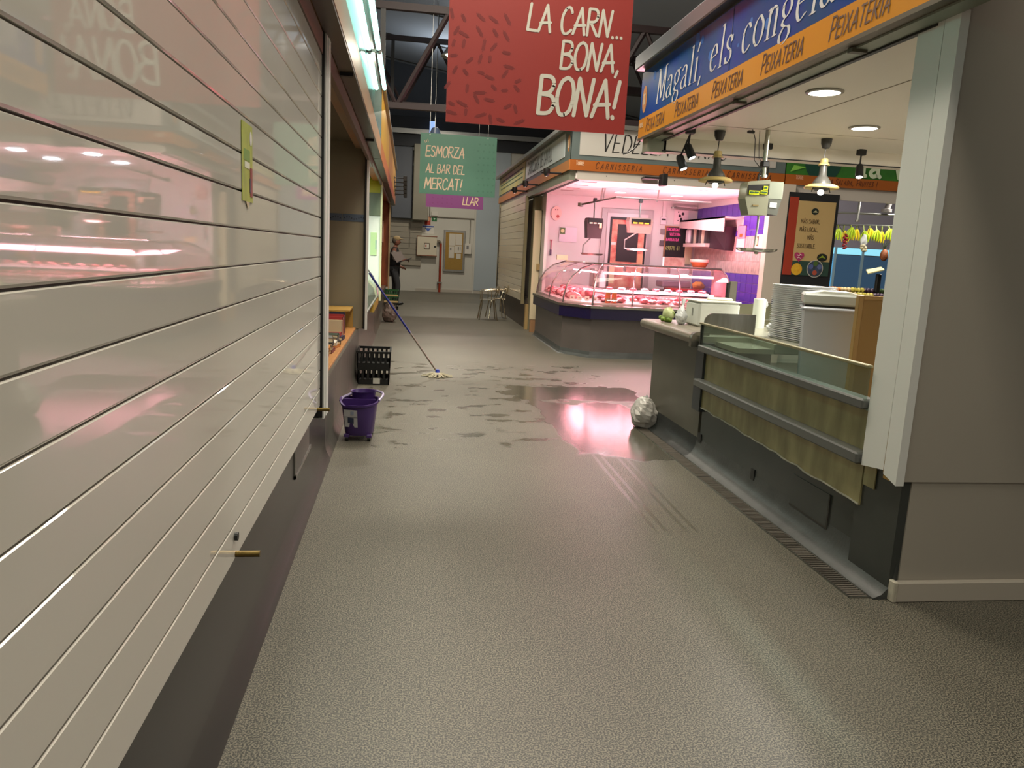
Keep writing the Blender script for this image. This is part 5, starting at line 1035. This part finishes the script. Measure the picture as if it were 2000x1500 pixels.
obj('melon_print', MB().disc((5.94,11.126,1.47), .09, (0,-1,0), 20), M('melon_print', 'd99c1e', .5, vs=18, col2='e6b93a'), pstr); obj('plate_rim', MB().disc((6.24,11.126,1.49), .135, (0,-1,0), 24), ink('b9b6ac'), pstr); obj('plate_print', MB().disc((6.24,11.124,1.49), .122, (0,-1,0), 24), M('plate_print', '4a567a', .5, vs=16, col2='2f3a2c'), pstr)
for a, b, c in ((6.17,1.52,'56639a'),(6.31,1.52,'5a6896'),(6.24,1.43,'b0523c'),(6.24,1.57,'4c6a30')): obj('fruit_print', MB().disc((a,11.122,b), .038, (0,-1,0), 12), ink(c), pstr)
struct('wall_poster_low', MB().box(5.80, 6.55, 11.205, 11.28, 0, 2.62), wall_w)
gg = thing('fruit_counter', 'sloping produce counter of the greengrocer', 'counter', (8, 12.4, 0)); obj('body', MB().box(6.6, 9.6, 12.0, 13.0, 0, .98), M('counter_green', '5b5a3c', .5), gg); obj('slope', MB().prism([(6.6,12.0,.98),(6.6,13.0,.98),(6.6,13.0,1.16)], (3.0,0,0)), M('counter_dark', '33281f', .6), gg)
fcol = [('brown potato','8a5a33'),('orange','c9762a'),('pale onion','b9a070'),('yellow pear','a99a3a'),('purple aubergine','3a2338'),('green courgette','3f5a2a')]; rd = random.Random(9)
for k in range(44):
    x = 7.15 + (k % 22)*.063 + rd.uniform(-.01,.01); row = k//22; c = fcol[(k % 22)*6//22] if row else fcol[((k % 22)*5//22+1) % 6]; yy = 12.25+row*.4; z = .98+(yy-12.0)*.18+.05
    o = obj('produce_item', MB().blob((x, yy, z), (.045,.05,.05), k, 8, 6, .1), M('produce_'+c[0].replace(' ','_'), c[1], .5), label='%s, %s from the left in the %s row of the produce counter' % (c[0], ORD[k % 22], ('front','rear')[row]), cat='produce', group='%s on the produce counter %s row' % (c[0], ('front','rear')[row]), smooth=True)
# bananas
brl = obj('banana_rail', MB().tube([(7.4,13.5,2.30),(9.8,13.5,2.38)], .015, 6), alu, label='horizontal steel rail carrying the banana bunches', cat='rail')
def bunch(x, y, z, lab, mat, seed):
    t = thing('banana_bunch', lab, 'bananas', (x, y, z), 'banana bunches on the rail'); rd = random.Random(seed)
    obj('stalk', MB().tube([(x,13.5,2.30+(x-7.4)*.0333),(x,y,z-.05)], .014, 6), M('banana_stalk', '6f7a2a', .5), t)
    tl = rd.uniform(-.5, .6)
    for i in range(6):
        a = (i-2.5)*.26 + tl; dx = math.sin(a)*.11; yy = y - .03*(i % 2)
        obj('banana', MB().tube([(x+dx*.15,yy,z-.03),(x+dx*.8,yy,z-.10),(x+dx*1.1,yy,z-.17),(x+dx*.95,yy,z-.235)], [.008,.018,.019,.006], 7), mat, t, smooth=True)
by = M('banana_yellow', 'd9c222', .4); bg = M('banana_green', 'a2bb22', .4)
for k in range(13): bunch(7.80+k*.128, 13.5-.05*(k % 2), 2.30+.003*k-.03*(k % 3), '%s banana bunch hanging %s from the left on the rail' % (('yellow','greenish')[k % 2], ORD[k]), (by, bg)[k % 2], k)
t = thing('chili_string', 'string of dark red chillies hanging left of the bananas', 'chillies', (8.0, 13.2, 2.2))
obj('cord', MB().tube([(7.95,13.2,2.1),(7.95,13.5,2.31)], .004, 4), blackp, t)
for k in range(12): obj('chilli', MB().blob((7.93+.03*math.sin(k*2), 13.2, 2.13-k*.022), (.025,.03,.022), k, 7, 5, .2), M('chilli_red', '6f1418', .35), t, smooth=True)
t = thing('pineapple', 'hanging pineapple below the bananas', 'pineapple', (8.75, 13.2, 1.8)); obj('fruit', MB().blob((8.74,13.2,1.80), (.07,.07,.11), 3, 12, 9, .03), M('pineapple_skin', '8a4a22', .6, var=.4, vs=50, bump=.5), t, smooth=True)
for k in range(8): a = k*.8; obj('leaf', MB().prism([(8.72,13.2,1.90),(8.74,13.2,1.90),(8.73+.07*math.cos(a),13.2+.05*math.sin(a),2.06-.02*(k % 3))], (.004,.012,0)), M('pineapple_leaf', '3c4a34', .5), t)
obj('cord', MB().tube([(8.74,13.2,2.0),(8.76,13.5,2.34)], .004, 4), blackp, t)
t = thing('garlic_string', 'pale string of garlic with white film hanging among the bananas', 'garlic', (8.3, 13.2, 2.0)); obj('film', MB().blob((8.30,13.2,2.05), (.06,.05,.10), 3, 10, 8, .2), plw, t, smooth=True)
obj('cord', MB().tube([(8.30,13.2,2.1),(8.32,13.5,2.33)], .004, 4), blackp, t)
for k in range(6): obj('bulb', MB().blob((8.28+.035*(k % 3-1)+.03, 13.2, 1.95-.04*(k//2)), (.035,.035,.035), k, 8, 6, .1), M('garlic_skin', 'a39a7c', .6), t, smooth=True)
t = thing('counter_scale', 'dark counter scale with a tilted pale tray at the greengrocer', 'scale', (8.45, 12.6, 1.1)); obj('column', MB().box(8.24, 8.32, 12.55, 12.62, 1.13, 1.45, .01), blackp, t); obj('tray', MB().prism([(8.02,12.5,1.44),(8.32,12.5,1.52),(8.38,12.7,1.56),(8.10,12.7,1.50)], (0,0,.02)), M('scale_tray_pale', 'c9c08c', .5), t)
# glazed street front behind
pane = M('street_daylight_pane', '5aa6d6', .15, emit=.55); pane2 = M('street_dark_pane', '3c5a78', .2, emit=.35)
w3 = struct('window_3', MB().box(10.4, 15.0, 19.0, 19.05, 0, .9).box(10.4, 15.0, 19.0, 19.05, 2.08, 5.3), M('pale_lintel', 'a39fb0', .5))
for i in range(6):
    x = 10.4 + i*.78; obj('pane', MB().box(x+.03, x+.75, 19.01, 19.03, .92, 1.88), (pane2, pane)[i in (0, 5)], w3); obj('transom_pane', MB().box(x+.03, x+.75, 19.01, 19.03, 1.90, 2.07), M('cyan_pane', '8fd8f0', .2, emit=.9), w3); obj('frame_bar', MB().box(x-.03, x+.03, 18.97, 19.06, .9, 2.08), M('pale_blue_frame', '9ab8c8', .4), w3)
struct('ceiling_greengrocer', MB().box(5.8, 13.0, 11.5, 14.2, 2.90, 2.95), M('grey_stall_soffit', '8c8a86', .6)); 
t = thing('strip_lamp', 'long bright ceiling lamp panel above the greengrocer', 'light', (7.2, 12.2, 2.8)); obj('housing', MB().box(6.85, 7.55, 12.0, 12.35, 2.80, 2.9), alu, t); obj('diffuser', MB().box(6.87, 7.53, 12.02, 12.33, 2.785, 2.80), M('lens_white', 'fffaf0'), t)
for k, (x, z) in enumerate(((8.0, 2.62), (9.0, 2.70))):
    t = thing('drop_pole', '%s steel pole dropping from the greengrocer ceiling' % ('left', 'right')[k], 'pole', (x, 13.0, z)); obj('pole', MB().tube([(x,13.0,2.9),(x,13.0,2.36)], .022, 8), alu, t, smooth=True); obj('collar', MB().lathe([(0,0),(.04,0),(.04,.03),(0,.03)], (x,13.0,2.36), 12), steel, t)
t = thing('ceiling_speaker', 'grey round fitting hanging from the greengrocer ceiling', 'fitting', (8.6, 13.0, 2.7)); obj('stem', MB().tube([(8.62,13.0,2.9),(8.55,13.0,2.62)], .05, 10), M('fitting_grey', '7d7774', .5), t, smooth=True); obj('foot', MB().lathe([(0,0),(.09,0),(.09,.05),(.05,.06)], (8.54,13.0,2.56), 16), M('fitting_grey', '7d7774'), t, smooth=True)
obj('cross_bar', MB().tube([(7.5,13.0,2.50),(9.8,13.0,2.54)], .018, 8), alu, label='upper steel cross bar in the greengrocer stall', cat='rail')
# ================================================================== AISLE THINGS
# mop bucket
mb_ = thing('mop_bucket', 'purple plastic mop bucket with wringer basket and lilac handle', 'bucket', (-.40, 5.95, 0)); pu = M('purple_plastic', '3f2663', .35)
def sup(cx, cy, a, b, z, n=28, e=3.0):
    out = []
    for k in range(n):
        t = 2*math.pi*k/n; c, s = math.cos(t), math.sin(t); r = (abs(c)**e+abs(s)**e)**(-1/e); out.append((cx+a*r*c, cy+b*r*s, z))
    return out
rings = [sup(-.395,5.96,.105,.135,.045), sup(-.395,5.96,.112,.145,.06), sup(-.395,5.96,.140,.175,.285), sup(-.395,5.96,.152,.188,.29), sup(-.395,5.96,.154,.19,.305), sup(-.395,5.96,.140,.176,.305), sup(-.395,5.96,.106,.14,.07)]
n = 28; v = [q for r in rings for q in r]
for r in (2, 3, 4, 5):
    for k in range(n):
        x, yy, z = v[r*n+k]; t = 2*math.pi*k/n; v[r*n+k] = (x, yy, z + .012*math.cos(2*t) - .018*math.exp(-((t-4.0)/.25)**2))
f = [tuple(range(n-1,-1,-1)), tuple(6*n+k for k in range(n))]
for r in range(6):
    for k in range(n): f.append((r*n+k, r*n+(k+1)%n, (r+1)*n+(k+1)%n, (r+1)*n+k))
obj('tub', MB().add(v, f), pu, mb_, smooth=True)
obj('wringer', MB().lathe([(.060,-.10),(.078,.0),(.085,.045),(.090,.050),(.082,.048),(.070,0),(.045,-.09),(0,-.10)], (-.37,6.03,.315), 22, sx=1.15, sy=1.05), pu, mb_, smooth=True)
obj('divider', MB().box(-.52, -.27, 5.93, 5.945, .22, .315), pu, mb_)
obj('handle', MB().tube([(-.245,5.88,.315),(-.225,5.92,.335),(-.215,5.98,.345),(-.225,6.06,.345),(-.27,6.14,.345),(-.36,6.17,.335),(-.46,6.13,.325),(-.53,6.02,.31),(-.545,5.93,.300)], .010, 6), M('lilac_handle', '9a90b0', .4), mb_, smooth=True)
obj('label_sheet', MB().prism([(-.508,5.806,.255),(-.405,5.778,.255),(-.40,5.803,.115),(-.498,5.832,.115)], (0,-.002,0)), ink('b5b2b4'), mb_)
obj('label_print', MB().prism([(-.476,5.8035,.195),(-.43,5.795,.19),(-.43,5.805,.145),(-.476,5.8165,.15)], (0,-.003,0)), ink('2d3550'), mb_)
obj('label_print', MB().prism([(-.50,5.809,.200),(-.405,5.787,.200),(-.405,5.788,.196),(-.50,5.810,.196)], (0,-.003,0)), ink('77757a'), mb_); obj('label_print', MB().prism([(-.455,5.792,.245),(-.43,5.786,.245),(-.43,5.790,.215),(-.455,5.7965,.215)], (0,-.003,0)), ink('8d94a8'), mb_)
for dx, dy_ in ((-.09,-.11),(.08,-.12),(.09,.11),(-.09,.11)):
    obj('caster', MB().tube([(-.395+dx-.012,5.96+dy_,.021),(-.395+dx+.012,5.96+dy_,.021)], .021, 12), blackp, mb_, smooth=True); obj('caster_fork', MB().box(-.395+dx-.02, -.395+dx+.02, 5.96+dy_-.02, 5.96+dy_+.02, .03, .055, .004), pu, mb_)
mb_.location.x += .05
# mop
mp = thing('mop', 'string mop with blue and steel handle leaning on the left stall corner', 'mop', (.40, 9.0, 0)); A = Vector((.375, 8.99, .06)); B = Vector((-.425, 8.74, 1.20)); mid = A.lerp(B, .41)
obj('lower_handle', MB().tube([A, mid], .010, 8), M('handle_steel', '8f8a7c', .3, .7), mp, smooth=True); obj('upper_handle', MB().tube([mid, B], .012, 8), M('handle_blue', '1f2c78', .3), mp, smooth=True)
obj('socket', MB().lathe([(0,.06),(.022,.055),(.028,.02),(.045,0),(.03,-.015)], (.385,8.99,.03), 12), M('socket_blue', '2338a0', .4), mp, smooth=True)
m = MB(); rd = random.Random(4)
for k in range(46):
    a = rd.uniform(0, 6.28); r = rd.uniform(.07, .16); c = (.385, 8.99); w = rd.uniform(-.5,.5)
    m.tube([(c[0]+.02*math.cos(a), c[1]+.02*math.sin(a), .045), (c[0]+r*.5*math.cos(a), c[1]+r*.45*math.sin(a), .035), (c[0]+r*math.cos(a+w*.4), c[1]+r*.8*math.sin(a+w*.4), .010), (c[0]+r*1.25*math.cos(a+w), c[1]+r*math.sin(a+w), .008)], .008, 5)
obj('strings', m, M('mop_cotton', 'b5ad94', .8, var=.15, vs=30), mp, kind='stuff')
# aluminium chairs
def achair(x, y, rz, lab, z=0):
    t = thing('metal_chair', lab, 'chair', (x, y, z), 'stacked aluminium chairs'); al = M('polished_aluminium', 'c2b49c', .2, .9)
    for sx in (-1, 1):
        for sy in (-1, 1): obj('leg', MB().tube([(x+sx*.13, y+sy*.13, z+.45), (x+sx*.20, y+sy*.20, z+.0)], .014, 8), al, t, smooth=True)
        obj('back_post', MB().tube([(x+.14, y+sx*.15, z+.45), (x+.19, y+sx*.16, z+.60), (x+.23, y+sx*.16, z+.76)], .012, 8), al, t, smooth=True)
        obj('arm_rail', MB().tube([(x-.15, y+sx*.19, z+.44), (x-.16, y+sx*.21, z+.62), (x-.10, y+sx*.21, z+.66), (x+.18, y+sx*.18, z+.66)], .012, 8), al, t, smooth=True)
    obj('seat', MB().box(x-.18, x+.18, y-.18, y+.18, z+.44, z+.455, .004), al, t); obj('backrest', MB().box(x+.20, x+.235, y-.16, y+.16, z+.60, z+.74, .006), al, t)
    t.rotation_euler = (0, 0, rz); return t
achair(1.80, 16.95, 0.0, 'front aluminium armchair of the group by the right side shutter'); achair(2.05, 17.50, 0.1, 'rear aluminium armchair against the right side shutter')
# ================================================================== PERSON
def skin(name, verts, edges, radii, mat, parent=None, sub=2):
    me = bpy.data.meshes.new(name); me.from_pydata(verts, edges, []); o = bpy.data.objects.new(name, me); COL.objects.link(o)
    md = o.modifiers.new('s', 'SKIN'); md.use_smooth_shade = True
    for i, r in enumerate(radii):
        sv = me.skin_vertices[0].data[i]; sv.radius = (r, r) if not isinstance(r, tuple) else r; sv.use_root = (i == 0)
    s2_ = o.modifiers.new('u', 'SUBSURF'); s2_.levels = sub; s2_.render_levels = sub
    dg = bpy.context.evaluated_depsgraph_get(); dg.update(); ev = o.evaluated_get(dg); nm_ = bpy.data.meshes.new_from_object(ev)
    bpy.data.objects.remove(o); nm_.materials.clear(); nm_.materials.append(mat)
    for p_ in nm_.polygons: p_.use_smooth = True
    r = bpy.data.objects.new(name, nm_); COL.objects.link(r)
    if parent is not None: r.parent = parent; r.matrix_parent_inverse = Matrix.Translation(-Vector(parent.location))
    return r
px, py = -.34, 20.4
pr = thing('person', 'person in dark vest, light shirt and tan cap reading an open folder', 'person', (px, py, 0))
skn = M('skin', '8a5a48', .5); drk = M('dark_vest', '1b1c20', .7); trs = M('grey_trousers', '3a3c40', .8); shr = M('light_shirt', '8f8682', .7)
V = [(0,0,.95),(0,0,1.15),(0,0,1.38),(.01,0,1.50),(.03,0,1.56),  # pelvis spine neck
     (-.01,.17,1.43),(-.03,.24,1.18),(.12,.20,1.02),(.20,.17,.98),   # left(+y) arm hanging
     (-.01,-.17,1.43),(-.02,-.23,1.20),(.18,-.16,1.16),(.28,-.10,1.20), # right arm holding folder
     (0,.09,.90),(.02,.10,.50),(-.02,.11,.08),(0,-.09,.90),(.10,-.10,.52),(.06,-.11,.08)]
V = [(px+a, py+b, c) for a, b, c in V]
Ed = [(0,1),(1,2),(2,3),(3,4),(2,5),(5,6),(6,7),(7,8),(2,9),(9,10),(10,11),(11,12),(0,13),(13,14),(14,15),(0,16),(16,17),(17,18)]
Rr = [(.12,.15),(.12,.15),(.11,.17),.055,.055,.06,.048,.038,.030,.06,.048,.038,.030,.085,.065,.045,.085,.065,.045]
bd = skin('body', V, Ed, Rr, skn, pr)
hd = MB().blob((px+.045, py, 1.655), (.092,.076,.115), 1, 16, 12, 0)
obj('head', hd, skn, pr, smooth=True)
obj('nose', MB().prism([(px+.125,py-.012,1.67),(px+.125,py+.012,1.67),(px+.155,py,1.635),(px+.128,py,1.63)], (0,0,-.012)), skn, pr)
for s in (-1, 1): obj('ear', MB().blob((px+.03, py+s*.078, 1.65), (.018,.010,.03), 3, 8, 6, 0), skn, pr, smooth=True); obj('eye', MB().blob((px+.122, py+s*.03, 1.675), (.010,.012,.008), 3, 8, 6, 0), ink('2a1e1c'), pr, smooth=True)
obj('mouth', MB().box(px+.118, px+.130, py-.022, py+.022, 1.598, 1.604), ink('6a3a34'), pr)
obj('hair', MB().blob((px+.015, py, 1.675), (.095,.082,.10), 5, 14, 10, .03), M('grey_hair', '5f564c', .8), pr, smooth=True)
cp = obj('cap', MB().blob((px+.045, py, 1.72), (.105,.088,.075), 2, 16, 8, 0), M('tan_cap', 'a58f68', .8), pr, smooth=True)
obj('brim', MB().blob((px+.15, py, 1.715), (.07,.075,.010), 2, 12, 5, 0), M('tan_cap', 'a58f68'), cp, smooth=True)
skin('vest', [(px,py,.93),(px,py,1.18),(px,py,1.42),(px,py+.15,1.43),(px,py-.15,1.43),(px,py,1.49)], [(0,1),(1,2),(2,3),(2,4),(2,5)], [(.18,.20),(.175,.20),(.16,.21),.085,.085,.065], drk, pr)
skin('shirt_sleeve', [V[5], V[6], V[7]], [(0,1),(1,2)], [.072,.060,.045], drk, pr); skin('shirt_sleeve', [V[9], V[10], V[11]], [(0,1),(1,2)], [.072,.060,.045], shr, pr)
skin('trousers', [V[0], V[13], V[14], V[15], V[16], V[17], V[18]], [(0,1),(1,2),(2,3),(0,4),(4,5),(5,6)], [(.14,.16),.105,.082,.065,.105,.082,.065], trs, pr)
for i in (15, 18):
    a, b, c = V[i]; obj('shoe', MB().blob((a+.06, b, .045), (.14,.05,.045), 2, 12, 8, 0), blackp, pr, smooth=True)
for i in (8, 12):
    a, b, c = V[i]
    hnd = MB().blob((a+.02, b, c-.01), (.045,.022,.035), 4, 10, 7, 0)
    for q in range(4): hnd.tube([(a+.04, b+.012*(q-1.5), c-.01-.008*q), (a+.08, b+.012*(q-1.5), c-.02-.010*q), (a+.10-.004*q, b+.012*(q-1.5), c-.045-.010*q)], [.009,.008,.006], 6)
    hnd.tube([(a+.01,b-.02,c),(a+.04,b-.035,c+.015),(a+.06,b-.035,c+.01)], [.010,.009,.007], 6); obj('hand', hnd, skn, pr, smooth=True)
t = thing('open_folder', 'dark open folder with white sheets held by the standing person', 'folder', (px+.3, py-.15, 1.25))
obj('cover', MB().prism([(px+.06,py-.30,1.10),(px+.42,py-.30,1.23),(px+.44,py-.02,1.25),(px+.08,py-.02,1.12)], (0,0,-.012)), ink('2c2a30'), t)
obj('sheet', MB().prism([(px-.10,py-.30,1.36),(px+.06,py-.30,1.11),(px+.28,py-.30,1.22),(px+.16,py-.30,1.40)], (0,.01,0)), ink('9a8f8c'), t)
